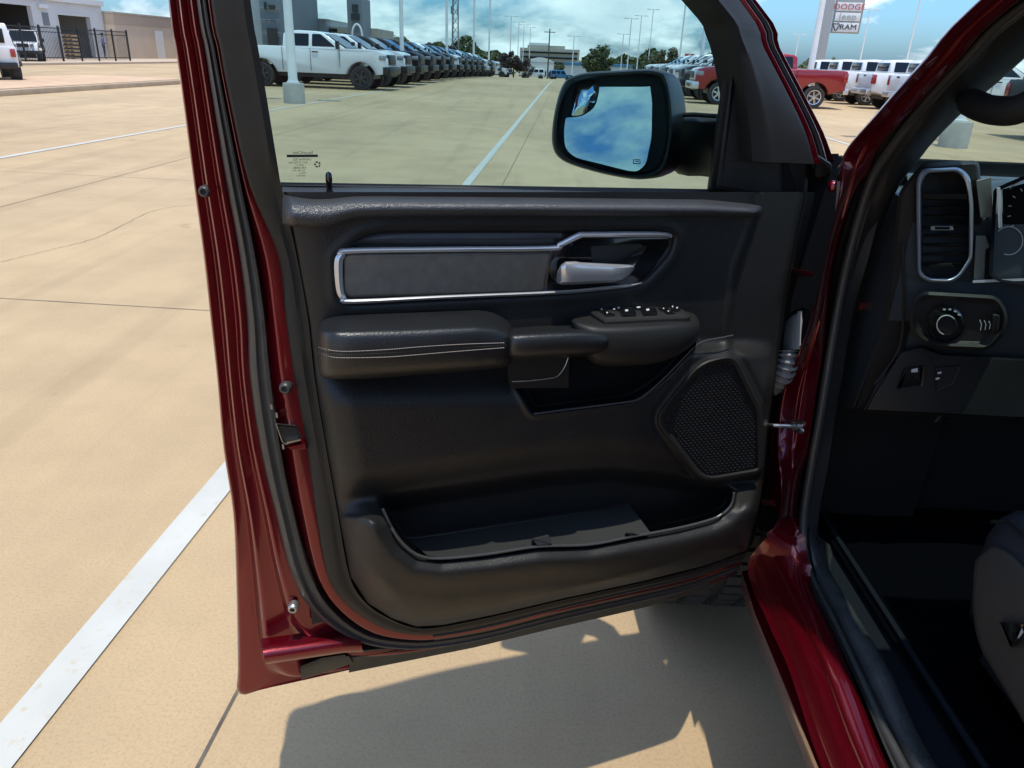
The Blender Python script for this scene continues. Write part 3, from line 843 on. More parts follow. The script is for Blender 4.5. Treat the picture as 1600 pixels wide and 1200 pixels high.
MB().tube(pth, .09, 6).build('arch', M['white'], pt, True)
ob = empty('office_block', azpt(860, 250), 'beige office block with dark window bands on the horizon', 'building')
screen_box('lower_storeys', ob, 812, 905, 250, 76, M['wall_beige'], 30)
screen_box('upper_storey', ob, 824, 882, 252, 71, M['wall_beige'], 22)
screen_box('roof_plant', ob, 826, 858, 254, 67, M['wall_white'], 10)
for k, py in enumerate((81, 89, 97)):
    screen_box('window_band', ob, 815, 902, 249.6, py, M['vglass'], .5, bottom=py + 2.6)
sh = empty('white_shed', azpt(848, 175), 'small white shed with curved roof below the office block', 'shed')
screen_box('wall', sh, 826, 866, 175, 97, M['wall_white'], 8)
a_, c_ = azpt(826, 175), azpt(866, 175); zt_ = z_at(846, 97, azpt(846, 175))
b = MB(); rings = []
for yy in (0, 8):
    rings.append([(lerp(a_[0] - .2, c_[0] + .2, s), lerp(a_[1], c_[1], s) + yy - .1, zt_ + .9 * math.sin(math.pi * s) + .01) for s in np.linspace(0, 1, 11)])
b.loft(rings, False); n11 = 11
b.add(rings[0], [tuple(range(11))])
b.build('roof', M['wall_white'], sh, True)
bl = empty('low_blue_building', azpt(915, 200), 'long low blue building behind the round green tree', 'building')
screen_box('wall', bl, 885, 1010, 205, 104, M['wall_grey'], 10)
screen_box('roof', bl, 884, 1011, 204.6, 100, mat('blue_metal_roof', (.03, .16, .30), .5), 10.8, bottom=104)

# lattice mast
mp_ = azpt(710, 190)
ms = empty('lattice_mast', mp_, 'dark lattice mast above the left row of pickups', 'mast')
hgt = 30
for k in range(3):
    a = k * 2 * math.pi / 3
    MB().tube([(1.0 * math.cos(a), 1.0 * math.sin(a), -2), (.55 * math.cos(a), .55 * math.sin(a), hgt)], .14, 6).build('leg', M['wall_dgrey'], ms, local=True)
    b = MB()
    for i in range(16):
        z0, z1 = i * hgt / 16, (i + 1) * hgt / 16; a2 = a + 2 * math.pi / 3
        r0, r1 = lerp(1, .55, i / 16), lerp(1, .55, (i + 1) / 16)
        b.tube([(r0 * math.cos(a), r0 * math.sin(a), z0), (r1 * math.cos(a2), r1 * math.sin(a2), z1)], .05, 5)
        b.tube([(r0 * math.cos(a2), r0 * math.sin(a2), z0), (r1 * math.cos(a), r1 * math.sin(a), z1)], .05, 5)
    b.build('bracing', M['wall_dgrey'], ms, local=True)
b = MB()
for x in (-.7, .7): b.box((x, 0, 12.5), (.35, .3, 1.6))
b.build('antenna', M['wall_dgrey'], ms, local=True)
# utility pole
up = azpt(857, 165); t = empty('utility_pole', up, 'dark wooden utility pole before the office block', 'utility pole')
MB().lathe([(.16, -1), (.11, 9.2)], (0, 0, 0), 'z', 10, True).build('pole', M['bark'], t, True, True)
MB().box((0, 0, 8.6), (2.2, .12, .14)).build('crossarm', M['bark'], t, local=True)

# brand pylon sign
PD = 62.0
pp = azpt(1308, PD)
py_ = empty('pylon_sign', pp, 'tall grey brand pylon with stacked white name panels', 'sign', rz=0)
def zP(py): return z_at(1308, py, pp)
xl, xr = azpt(1297, PD)[0], azpt(1336, PD)[0]
pw = xr - xl
rot = Matrix.Rotation(math.radians(-12), 4, 'Z')
def pyl(name, c, d, m):
    b = MB().box((0, 0, 0), d); o = b.build(name, m, None, bevel=.03)
    o.data.transform(rot @ Matrix.Translation(c)); o.parent = py_; return o
zt = 17.0
pyl('post', (-pw / 2 - .45, .1, zt / 2 - 1), (.75, .5, zt + 2), M['sign_g'])
pyl('backing', (.05, .12, (zP(48) + zt) / 2), (pw + .1, .3, zt - zP(48)), M['sign_g'])
for (y0, y1), s, m_, sz in [((46, 31), ' RAM', 'letter_d', .50), ((29, 15.5), 'Jeep', 'letter_g', .62), ((13.5, 0), 'DODGE', 'letter_r', .52)]:
    z0, z1 = zP(y0), zP(y1)
    pyl('name_panel', (.02, -.08, (z0 + z1) / 2), (pw - .12, .14, z1 - z0), M['sign_w'])
    o = text_obj('lettering', s, sz, M[m_], rot @ Matrix.Translation((.1 if s == ' RAM' else .02, -.17, (z0 + z1) / 2)) @ Matrix.Rotation(math.pi / 2, 4, 'X') @ Matrix.Scale(1.18, 4, (1, 0, 0)), None, .01)
    o.parent = py_
    if s == ' RAM':
        b = MB()
        for sx in (-1, 1):
            b.tube([(-.66 + sx * .03, -.17, (z0 + z1) / 2 - .25), (-.66 + sx * .13, -.17, (z0 + z1) / 2 - .05), (-.66 + sx * .24, -.17, (z0 + z1) / 2 + .12), (-.66 + sx * .15, -.17, (z0 + z1) / 2 + .24), (-.66 + sx * .02, -.17, (z0 + z1) / 2 + .2)], .035, 6)
        o = b.build('horned_emblem', M['letter_d'], None, True); o.data.transform(rot); o.parent = py_
# red square sign
rp = azpt(1076, 88)
rs = empty('red_sign', rp, 'small red sign with white ring beyond the right row', 'sign')
zr0, zr1 = z_at(1076, 83, rp), z_at(1076, 73, rp)
MB().box((0, 0, (zr0 + zr1) / 2), (.98, .12, zr1 - zr0)).build('panel', M['sign_red'], rs, local=True, bevel=.01)
MB().lathe([(.12, -.07), (.24, -.07), (.24, -.09), (.12, -.09)], (0, 0, (zr0 + zr1) / 2), 'y', 20).build('ring', M['white'], rs, local=True)
MB().box((0, 0, zr0 - .55), (.98, .1, .95)).build('lower_panel', M['sign_w'], rs, local=True)
MB().box((0, .1, zr0 / 2 - 1), (.14, .1, zr0 + 2)).build('post', M['pole'], rs, local=True)

# ================================================================== trees
def make_tree(name, px, d, top_py, wpx, m, label, seed, base_frac=.12, n=5200, leaf=.17, flat=1.0, group=None, sparse=False):
    rnd = np.random.RandomState(seed)
    p = azpt(px, d); H_ = z_at(px, top_py, p) - p[2]; W_ = wpx / 1287 * d / 2
    t = empty(name, p, label, 'tree', group)
    hb = H_ * base_frac
    b = MB(); b.tube([(0, 0, -.5), (.05, 0, hb + .3), (.0, .1, H_ * .6)], [.05 * H_ * .6, .03 * H_, .01 * H_], 8)
    for k in range(7):
        a = rnd.uniform(0, 6.28); e = rnd.uniform(.5, .9)
        b.tube([(0, 0, hb + .1 * k * .5), (W_ * .45 * math.cos(a), W_ * .45 * math.sin(a), H_ * lerp(.35, .7, rnd.rand())), (W_ * .8 * math.cos(a), W_ * .8 * math.sin(a), H_ * e)], [.02 * H_, .012 * H_, .004 * H_], 5)
    b.build('trunk', M['bark'], t, True, True)
    nc = 26; C = []
    for k in range(nc):
        v = rnd.normal(size=3); v /= np.linalg.norm(v); rr = rnd.uniform(.35, .82)
        C.append((v[0] * rr * W_, v[1] * rr * W_, (hb + H_) / 2 + v[2] * rr * (H_ - hb) / 2 * flat, rnd.uniform(.22, .40) * min(W_, (H_ - hb) / 2)))
    vs, fs = [], []
    for i in range(n):
        c = C[rnd.randint(nc)]
        v = rnd.normal(size=3); v /= np.linalg.norm(v); q = np.array(c[:3]) + v * c[3] * rnd.uniform(.55, 1.08) ** (1 if not sparse else 2)
        if q[2] < hb * .6: q[2] = hb * .6 + rnd.rand() * .3
        u = rnd.normal(size=3); u /= np.linalg.norm(u); w = np.cross(u, v); w /= np.linalg.norm(w) + 1e-9
        s = leaf * rnd.uniform(.6, 1.5) * H_ / 5; o = len(vs)
        vs += [q + u * s, q + w * s * .6, q - u * s, q - w * s * .6]; fs.append((o, o + 1, o + 2, o + 3))
    MB().add(vs, fs).build('crown', m, t, local=True, recalc=False)
    return t
make_tree('tree', 615, 120, 52, 42, M['leaf_o'], 'thin half bare tree rising behind the left row', 1, .2, 500, .12, sparse=True)
make_tree('tree', 682, 125, 61, 74, M['leaf_p'], 'wide dark purple tree behind the left row', 2)
make_tree('tree', 803, 128, 79, 56, M['leaf_p'], 'dark purple tree left of the white shed', 3)
make_tree('tree', 826, 135, 97, 30, M['leaf_p'], 'low purple bush beside the white shed', 4, .02, 1200)
make_tree('tree', 936, 118, 70, 52, M['leaf'], 'round green tree above the side mirror', 5, .05)
make_tree('tree', 875, 185, 94, 26, M['leaf'], 'small green tree right of the white shed', 6, .05, 1200)
make_tree('tree', 1038, 130, 72, 62, M['leaf_o'], 'wide olive tree behind the right row', 7, .05)
make_tree('tree', 1125, 110, 78, 62, M['leaf_o'], 'olive tree at the front edge of the door glass', 8, .05)
make_tree('tree', 1000, 165, 88, 40, M['leaf'], 'green tree left of the wide olive tree', 9, .05, 1200)
rnd = np.random.RandomState(5)
vs, fs = [], []
for i in range(16000):
    px = rnd.uniform(560, 1300); d = rnd.uniform(290, 330); p = azpt(px, d)
    hm = 3.2 + 2.2 * math.sin(px * .045) + 1.5 * math.sin(px * .13 + 1) + 1.5
    if 800 < px < 910: hm *= .6
    q = np.array([p[0], p[1], p[2] + rnd.uniform(0, max(hm, 1.5))])
    u = rnd.normal(size=3); u /= np.linalg.norm(u); v = rnd.normal(size=3); w = np.cross(u, v); w /= np.linalg.norm(w); s = rnd.uniform(.4, .9); o = len(vs)
    vs += [q + u * s, q + w * s, q - u * s, q - w * s]; fs.append((o, o + 1, o + 2, o + 3))
tl = MB().add(vs, fs).build('treeline', M['leaf'], recalc=False)
tag(tl, 'low green tree line along the horizon', 'trees', kind='stuff')

# ================================================================== person by the fence
def make_person(loc, rz, label):
    t = empty('person', loc, label, 'person', rz=rz)
    me = bpy.data.meshes.new('body')
    V = [(0, 0, .95), (0, 0, 1.12), (0, .01, 1.36), (0, .01, 1.48), (0, .02, 1.56), (0, .03, 1.66),
         (.1, 0, .90), (.12, .03, .50), (.12, 0, .09), (.12, .14, .04), (-.1, 0, .90), (-.11, -.02, .50), (-.12, -.03, .09), (-.12, .11, .04),
         (.19, 0, 1.40), (.25, .02, 1.14), (.19, .2, 1.12), (.10, .27, 1.16), (-.19, 0, 1.40), (-.26, .02, 1.14), (-.20, .18, 1.05), (-.12, .27, 1.10)]
    E = [(0, 1), (1, 2), (2, 3), (3, 4), (4, 5), (0, 6), (6, 7), (7, 8), (8, 9), (0, 10), (10, 11), (11, 12), (12, 13), (2, 14), (14, 15), (15, 16), (16, 17), (2, 18), (18, 19), (19, 20), (20, 21)]
    R = [.15, .14, .16, .07, .07, .105, .1, .068, .05, .04, .1, .068, .05, .04, .07, .05, .04, .035, .07, .05, .04, .035]
    me.from_pydata(V, E, [])
    o = bpy.data.objects.new('body', me); COL.objects.link(o); o.parent = t
    m = o.modifiers.new('skin', 'SKIN'); m.use_smooth_shade = True
    for i, r in enumerate(R):
        me.skin_vertices[0].data[i].radius = (r, r * (.75 if i in (0, 1, 2) else 1))
    me.skin_vertices[0].data[0].use_root = True
    o.modifiers.new('sub', 'SUBSURF').levels = 1
    dg = bpy.context.evaluated_depsgraph_get()
    nm = bpy.data.meshes.new_from_object(o.evaluated_get(dg))
    o.modifiers.clear(); o.data = nm
    for k in ('skin', 'shirt', 'pants', 'vblack'): nm.materials.append(M[k])
    for p in nm.polygons:
        z, yv = p.center.z, p.center.y
        p.material_index = 3 if z < .09 else 2 if z < .98 else 1 if z < 1.49 and yv < .2 else 0
    MB().lathe([(.108, -.02), (.115, .03), (.09, .09), (.001, .12)], (0, .02, 1.68), 'z', 14).build('hair', M['vblack'], t, True, True)
    return t
q = lot(FX + 1.2, lot_y_at(160, FX + 1.2))
make_person((q[0], q[1], .13), -1.2, 'person in blue shirt and dark trousers standing by the fence')

# ================================================================== THE RED PICKUP
TR = empty('pickup_truck', (.60, .90, 0), 'dark red pickup with its front door wide open, camera beside the cab', 'pickup truck')
_RI['pickup_truck'] = Matrix.Translation((-.60, -.90, 0))
_RI[TR.name] = _RI['pickup_truck']

# ---- door frame of reference: u towards the latch, w towards the cabin side, z up
HNG = np.array([.50, 1.33, 0.0])
DU = np.array([-.94, -.38, 0]); DU /= np.linalg.norm(DU)
DW = np.array([-DU[1], DU[0], 0])
ZB, LEAN = 1.27, .08
def D(px, py, w, k=0.):
    r = ray(px, py)
    t = (w - k * ZB - np.dot(cam_p - HNG, DW) + k * CAMZ) / (np.dot(r, DW) - k * r[2])
    return cam_p + t * r
def DP(px, py, w):
    p = D(px, py, w)
    return D(px, py, w, LEAN) if p[2] > ZB else p
def L(u, z, w):
    p = HNG + DU * u + DW * (w + LEAN * max(0, z - ZB)); p[2] = z; return p
door = None
def part(b, name, m, smooth=True, sharp=40, **k): return b.build(name, m, door, smooth, sharp=sharp, **k)

def resample(P, n):
    P = np.array(P, float); d = np.r_[0, np.cumsum(np.linalg.norm(np.diff(P, axis=0), axis=1))]
    s = np.linspace(0, d[-1], n)
    return np.stack([np.interp(s, d, P[:, i]) for i in range(P.shape[1])], 1)
def px_solid(name, poly, prof, m, cap=True, parent=None, **k):
    """closed outline -> solid: prof = [(inset px, w), ...] from the back edge to the front face"""
    b = MB(); rings = [[DP(p[0], p[1], w) for p in inset_poly(poly, ins)] for ins, w in prof]
    b.loft(rings, True, False, cap)
    return b.build(name, m, parent or door, True, sharp=k.get('sharp', 40))
def px_ribbon(name, pts, wb, wf, m, n=6, crown=.002):
    """strip of varying width along an image polyline: (px, py, width px)"""
    P = np.array(smooth_poly(pts, n, False)); rings = []
    T = np.gradient(P[:, :2], axis=0); T /= np.linalg.norm(T, axis=1)[:, None]; N = np.stack([-T[:, 1], T[:, 0]], 1)
    for p, q in zip(P, N):
        h = p[2] / 2; r = []
        for o, w in ((-1, wb), (-1, wf - .0015), (-.75, wf), (0, wf + crown), (.75, wf), (1, wf - .0015), (1, wb)):
            r.append(DP(p[0] + q[0] * o * h, p[1] + q[1] * o * h, w))
        rings.append(r)
    b = MB().loft(rings, False); k = len(rings)
    b.add(rings[0], [tuple(range(7))]); b.add(rings[-1], [tuple(range(6, -1, -1))])
    return part(b, name, m)

# ---- rails round the latch side and the bottom of the door: (image points from the top left down and along the bottom)
E = {0: [(263, 0), (274, 75), (285, 150), (303, 290), (318, 400), (329, 500), (339, 590), (349, 700), (364, 800), (369, 900), (372, 1045), (373, 1083), (412, 1074), (600, 1032), (740, 1003), (860, 975), (1000, 943), (1070, 926), (1150, 893)],
     1: [(307, 0), (320, 75), (332, 150), (355, 290), (375, 400), (387, 500), (391, 590), (407, 700), (430, 800), (456, 900), (492, 960), (556, 1000), (620, 1012), (680, 1010), (760, 996), (870, 968), (1000, 938), (1070, 921), (1152, 889)],
     2: [(322, 0), (336, 75), (350, 150), (378, 290), (400, 400), (415, 500), (424, 590), (440, 700), (460, 800), (488, 900), (525, 955), (576, 990), (640, 1000), (690, 997), (765, 984), (872, 957), (1000, 928), (1075, 910), (1154, 882)],
     3: [(330, 0), (344, 75), (358, 150), (390, 290), (435, 400), (447, 500), (460, 590), (480, 700), (493, 800), (512, 900), (542, 945), (592, 978), (645, 990), (690, 988), (768, 973), (874, 946), (1002, 916), (1085, 896), (1160, 871)],
     4: [(392, 0), (404, 75), (417, 150), (440, 290), (464, 400), (482, 500), (492, 590), (510, 700), (528, 800), (547, 900), (574, 942), (612, 966), (650, 979), (690, 977), (770, 961), (876, 936), (1004, 908), (1100, 884), (1167, 860)]}
EW = {0: -.115, 1: -.060, 2: -.040, 3: -.022, 4: -.005}
TOPL = {0: (.975, 1.83, .93, 1.872), 1: (.955, 1.81, .91, 1.852), 2: (.945, 1.80, .90, 1.842), 3: (.938, 1.795, .893, 1.836), 4: (.90, 1.74, .86, 1.775)}
TOPR = {0: (.56, 1.872), 1: (.565, 1.852), 2: (.568, 1.842), 3: (.57, 1.836), 4: (.58, 1.775)}
DIAG = {0: [(1178, 0), (1216, 75), (1255, 150), (1284, 207), (1300, 250)], 1: [(1170, 0), (1208, 75), (1247, 150), (1275, 207), (1289, 252)],
        2: [(1163, 0), (1201, 75), (1240, 150), (1267, 207), (1281, 254)], 3: [(1155, 0), (1193, 75), (1232, 150), (1258, 207), (1272, 256)],
        4: [(1097, 0), (1134, 56), (1150, 120), (1160, 190), (1165, 250)]}
def rail(i, off=0.0, dpx=0.0):
    w = EW[i] + off
    a = [np.array(DP(x + dpx, y, w)) for x, y in E[i]][::-1]
    u0, z0, u1, z1 = TOPL[i]; top = [L(u0, z0, w), L(u1, z1, w), L((u1 + TOPR[i][0]) / 2, z1 + .004, w), L(*TOPR[i], w)]
    dg = [np.array(DP(x, y, w)) for x, y in DIAG[i]]
    return a + top + dg
def dens(P, n=4): return smooth_poly(P, n, False)
R_ = {i: dens(rail(i)) for i in range(5)}
nR = len(R_[0])
def mixr(a, b, t, off): return [lerp(np.array(p), np.array(q), t) + DW * off for p, q in zip(R_[a], R_[b])]

# inner steel shell of the door (this mesh is the door itself; all other pieces are its children)
b = MB()
def prof_ring(t, w):
    """point a share t of the way from the outer edge to the seal, at its own depth"""
    return [lerp(np.array(p), np.array(q), t) + DW * (w - lerp(EW[0], EW[1], t)) for p, q in zip(R_[0], R_[1])]
sh_rings = [[p - DW * .012 for p in R_[0]], R_[0]] + [prof_ring(t, w) for t, w in ((.03, -.108), (.06, -.1065), (.28, -.1130), (.305, -.1125), (.40, -.086), (.43, -.0840), (.46, -.0845), (.68, -.0925), (.705, -.0920), (.80, -.068), (.83, -.0665), (.86, -.0668), (1.0, -.0715))] + [
            mixr(1, 2, .5, -.018), mixr(2, 3, .0, -.014), mixr(2, 3, .16, -.012), mixr(2, 3, .40, .006), mixr(2, 3, .45, .0075), mixr(2, 3, .50, .007), mixr(2, 3, .95, -.003), mixr(3, 4, .0, -.004), mixr(3, 4, .5, -.012)]
b.loft([[r[j] for r in sh_rings] for j in range(nR)])
# outer skin
us = np.linspace(-.02, .955, 24); zs = np.linspace(.47, 1.27, 16)
def skin_w(u, z): return -.125 - .050 * math.sin(math.pi * np.clip((z - .40) / 1.02, 0, 1)) ** .8 + (.012 if z < .62 else 0) * (1 - sm(z, .55, .62))
b.loft([[HNG + DU * u + DW * skin_w(u, z) + np.array([0, 0, z]) for z in zs] for u in us])
for u in (us[0], us[-1]):       # close the two vertical edges
    b.loft([[HNG + DU * u + DW * skin_w(u, z) + np.array([0, 0, z]), HNG + DU * u + DW * -.112 + np.array([0, 0, z])] for z in zs])
door = b.build('front_door', M['red'], TR, True, sharp=50)
tag(door, 'open dark red front door with black inner trim')
# backing so that no light leaks through the door
b = MB(); b.loft([[HNG + DU * u + DW * -.06 + np.array([0, 0, z]) for z in (.56, 1.20)] for u in (0.02, .88)]); part(b, 'inner_panel', M['dark'])

# rubber seal, trim strip
def tube_rail(name, P, r, m, n=8): return part(MB().tube(P, r, n), name, m)
seal = [lerp(np.array(p), np.array(q), .5) - DW * .006 for p, q in zip(R_[1], R_[2])]
b = MB(); rings = []
for j in range(nR):
    p, q = np.array(R_[1][j]), np.array(R_[2][j]); d = q - p; c = (p + q) / 2
    rings.append([p - DW * .014, p + d * .02 + DW * .000, p + d * .16 + DW * .008, p + d * .34 + DW * .009, p + d * .50 + DW * .002, p + d * .60 + DW * .0035, p + d * .74 + DW * .010, p + d * .92 + DW * .006, q - DW * .004, q - DW * .016])
b.loft(rings); part(b, 'door_seal', M['rubber_g'])
tag(bpy.data.objects['door_seal'], 'grey black rubber seal round the door edge')
b = MB(); rings = []
for j in range(nR):
    p, q = np.array(R_[3][j]), np.array(R_[4][j]); d = q - p
    up = j > 18 * 4 - 12
    rings.append([p - DW * .018, p + DW * .001, p + d * .08 + DW * .005, p + d * .5 + DW * (.006 if not up else .010), p + d * .70 + DW * (.002 if not up else .016), p + d * .78 + DW * (.001 if not up else .018), p + d * .97 + DW * (.004 if not up else .012), q - DW * (.006 if not up else .03), q - DW * .05])
b.loft(rings); part(b, 'edge_trim', M['plastic2'])

# ---- glass
g0 = [DP(384, 0, -.055), DP(404, 150, -.055), DP(424, 300, -.055), D(430, 322, -.055), D(1112, 335, -.055), DP(1126, 250, -.055), DP(1142, 110, -.055), DP(1140, 50, -.055), DP(1103, -4, -.055), L(.56, 1.80, -.055), L(.88, 1.80, -.055)]
b = MB(); n = len(g0); b.add(g0 + [p - DW * .004 for p in g0], [tuple(range(n)), tuple(range(2 * n - 1, n - 1, -1))] + [(i, (i + 1) % n, n + (i + 1) % n, n + i) for i in range(n)])
part(b, 'window_glass', M['tglass'], False)
# printed glass mark, reversed as seen from the cabin
def glass_mtx(px, py, sx=1.):
    p = DP(px, py, -.0535); ux = -DU; uz = np.array([DW[0] * LEAN, DW[1] * LEAN, 1.0]); uz /= np.linalg.norm(uz); nn = np.cross(ux, uz)
    return Matrix(((ux[0] * sx, uz[0], nn[0], p[0]), (ux[1] * sx, uz[1], nn[1], p[1]), (ux[2] * sx, uz[2], nn[2], p[2]), (0, 0, 0, 1)))
mk = [(473, 238.5, 'SecuriClear', .0062), (472, 249.3, 'LAMINATED', .0048), (466, 254, 'DOT 27 M20 AS2', .0036), (468, 258.2, 'M33 T3', .0036), (468, 262.4, '43R-00085', .0042), (466, 266.6, 'E2 43R 2011', .0036), (473, 270.6, 'TYPE A', .0036), (470, 274.6, '00-8524', .0036)]
for k, (x, y, s, h) in enumerate(mk):
    text_obj('glass_print', s, h * .95, M['letter_d'], glass_mtx(x, y, -1), door)
b = MB(); c = glass_mtx(472.5, 243.6)
b.add([tuple(c @ Vector((x, y, 0))) for x, y in ((-.0205, -.0017), (.0205, -.0017), (.0205, .0017), (-.0205, .0017))], [(0, 1, 2, 3)]); part(b, 'glass_print', M['letter_d'], False)
b = MB(); c = glass_mtx(496, 257)
for k in range(5):
    a0, a1 = k * 1.2566 + .15, k * 1.2566 + 1.0
    b.add([tuple(c @ Vector((r * math.cos(a), r * math.sin(a), 0))) for r, a in ((.0022, a0), (.0046, a0), (.0046, a1), (.0022, a1))], [(0, 1, 2, 3)])
part(b, 'glass_print', M['letter_d'], False)

# ---- trim panel as one moulded surface
ex = np.array([(y, x) for x, y in E[4]][3:13]); 
def XL(y): return np.interp(y, [287, 340, 400, 500, 590, 700, 800, 900, 942, 966, 979], [440, 451, 464, 482, 492, 510, 528, 547, 574, 612, 650])
def XR(y): return np.interp(y, [287, 312, 380, 480, 590, 660, 760, 800, 860, 884, 908, 936, 961, 977, 979], [1262, 1258, 1243, 1224, 1211, 1199, 1191, 1185, 1167, 1100, 1004, 876, 770, 690, 651])
def lip(x): return np.interp(x, [560, 590, 598, 612, 630, 655, 690, 760, 840, 920, 990, 1060, 1110, 1130, 1143, 1148], [765, 772, 795, 825, 850, 868, 872.5, 866, 854, 851, 838, 825, 812, 802, 788, 764])
def crease(x): return np.interp(x, [500, 560, 700, 850, 950, 1050, 1150], [800, 782, 758, 735, 727, 738, 752])
PKT = [(588, 770), (598, 795), (612, 825), (630, 850), (655, 868), (690, 872.5), (760, 866), (840, 854), (920, 851), (990, 838), (1060, 825), (1110, 812), (1130, 802), (1143, 788), (1147, 770), (1138, 762), (1100, 757), (1060, 742), (950, 730), (850, 738), (700, 760), (620, 772)]
MAPP = corner_poly([(806, 600), (832, 646), (986, 627), (1032, 597), (1088, 538), (1072, 520), (880, 520)], [4, 8, 14, 18, 10, 8, 8])
BEZ = corner_poly([(524, 402), (543, 386), (562, 370), (600, 360), (1040, 360), (1056, 370), (1048, 398), (1010, 440), (986, 449), (870, 461), (545, 477), (528, 468)], 10)
SPK = corner_poly([(1024, 655), (1095, 566), (1148, 556), (1190, 640), (1191, 738), (1098, 754)], [22, 26, 16, 12, 12, 24])
ny, nx = 290, 360
YY = np.linspace(300, 978.8, ny); rows = []
S = np.linspace(0, 1, nx)
PX = np.array([XL(y) + (XR(y) - XL(y)) * S for y in YY]); PY = np.repeat(YY[:, None], nx, 1)
def panel_w(X, Y):
    low = sm(Y, 560, 640)
    W_ = .016 + .040 * low
    # upper field sinks a little towards the seam on the hinge side
    seam = np.interp(Y, [330, 340, 420, 500, 540], [1186, 1181, 1152, 1141, 1141])
    W_ = W_ - .006 * sm(X, seam - 1, seam + 3) * (1 - low) + .004 * np.exp(-((X - seam + 5) / 7) ** 2) * (1 - low)
    # shoulder in front of the speaker rises from the arm rest
    spk_d = sdf(X, Y, SPK)
    sh = (1 - sm(spk_d, 8, 70)) * sm(Y, 528, 560) * sm(X, 960, 1040)
    W_ = lerp(W_, .052, sh * .9)
    # roll into the bottom pocket
    cr = crease(X)
    inpk = sdf(X, Y, PKT)
    roll = sm(Y, cr - 62, cr + 6)
    W_ = W_ - .030 * roll ** 2 * (Y < lip(X) + 40)
    # outer wall of the pocket
    outer = sm(Y, cr - 10, cr + 50) * sm(inpk, -1, 3)
    dist = np.maximum(inpk, 0)
    ow = .080 + .016 * sm(dist, 0, 26) - .010 * sm(dist, 26, 60) - .055 * sm(dist, 45, 135) ** 1.4
    W_ = lerp(W_, ow, outer)
    # inside of the pocket: back wall and tray floor
    fl_back = np.interp(X, [590, 630, 985, 1022, 1150], [848, 846, 790, 838, 800])
    back = -.030
    flt = np.clip((Y - fl_back) / np.maximum(lip(X) - fl_back, 6), 0, 1)
    iw = lerp(back, .060, flt)
    ins = 1 - sm(inpk, -7, -1)
    topin = sm(Y, cr - 4, cr + 26)
    W_ = lerp(W_, np.where(topin > 0, lerp(W_, iw, topin), W_), ins)
    # map pocket
    md = sdf(X, Y, MAPP)
    W_ = lerp(W_, -.035, 1 - sm(md, -5, 0))
    W_ = W_ + .004 * np.exp(-((md - 4) / 4.) ** 2)
    # bezel
    bd = sdf(X, Y, BEZ)
    W_ = W_ - .010 * (1 - sm(bd, -6, 0)) + .003 * np.exp(-((bd - 8) / 7.) ** 2)
    # speaker seat
    W_ = lerp(W_, .050, 1 - sm(spk_d, -4, 4))
    W_ = W_ - .004 * np.exp(-((spk_d - 9) / 3.) ** 2)
    # edge roll-off
    dl = X - XL(Y); rl_ = np.minimum(dl / 58, 1)
    W_ = W_ - (W_ + .006) * (1 - np.sqrt(np.clip(1 - (1 - rl_) ** 2, 0, 1)))
    dr = XR(Y) - X; rr_ = np.minimum(dr / np.where(Y > 860, 70, 14), 1)
    W_ = W_ - (W_ + .004) * (1 - np.sqrt(np.clip(1 - (1 - rr_) ** 2, 0, 1)))
    return W_
WW = panel_w(PX, PY)
for _ in range(3):
    Wb = WW.copy(); Wb[1:-1, 1:-1] = (WW[1:-1, 1:-1] * 2 + WW[:-2, 1:-1] + WW[2:, 1:-1] + WW[1:-1, :-2] + WW[1:-1, 2:]) / 6; WW = Wb
vs = [D(x, y, w) for x, y, w in zip(PX.ravel(), PY.ravel(), WW.ravel())]
b = MB().add(vs, [(r * nx + c, r * nx + c + 1, (r + 1) * nx + c + 1, (r + 1) * nx + c) for r in range(ny - 1) for c in range(nx - 1)])
pan = b.build('trim_panel', M['plastic'], door, True, sharp=75, recalc=False)
# hinge-side end of the door behind the trim
b = MB(); rings = []
for y in np.linspace(300, 872, 30):
    x = XR(y); rings.append([D(x, y, .002), D(x + 1, y, -.015), D(x + 2, y, -.05), D(x + 14 * (1 - (y - 300) / 900), y, -.09)])
b.loft(rings); part(b, 'door_front_edge', M['plastic2'])
# lip of the bottom pocket, its sun glint put into the paler plastic
lp = [D(x, y, .0845 if 612 < x < 1130 else .070) for x, y in smooth_poly(PKT[1:15], 5, False)]
tube_rail('pocket_lip_glint', lp, .0024, M['lip'])
b = MB(); rings = []
for s in np.linspace(0, 1, 24):
    bx, fx = lerp(640, 985, s), lerp(668, 1016, s); byy, fy = lerp(845, 790.5, s), float(lip(lerp(668, 1016, s))) - 1.5
    rings.append([D(lerp(bx, fx, q), lerp(byy, fy, q), lerp(-.018, .083, q)) for q in np.linspace(0, 1, 6)])
b.loft(rings); part(b, 'pocket_floor_light', M['tray'])  # added sheet, the floor's sunlit brightness is put into its grey
tube_rail('map_pocket_glint', [D(x, y, .058) for x, y in smooth_poly([(834, 646.5), (900, 638), (975, 628.5), (1000, 622), (1030, 598), (1060, 568), (1084, 543)], 5, False)], .0015, M['lip'])  # paler tube painting in the highlight along the map pocket edge
tube_rail('panel_seam', [D(x, y, np.interp(y, [340, 520], [.0135, .016])) for x, y in smooth_poly([(1180, 342), (1164, 380), (1152, 420), (1143, 470), (1141, 505)], 5, False)], .0009, M['plastic2'])
tube_rail('shoulder_glint', [D(x, y, w) for x, y, w in smooth_poly([(1085, 542, .046), (1100, 533, .047), (1125, 528, .045), (1145, 524, .040)], 5, False)], .0013, M['lip'])  # paler tube painting in the highlight along the shoulder crease
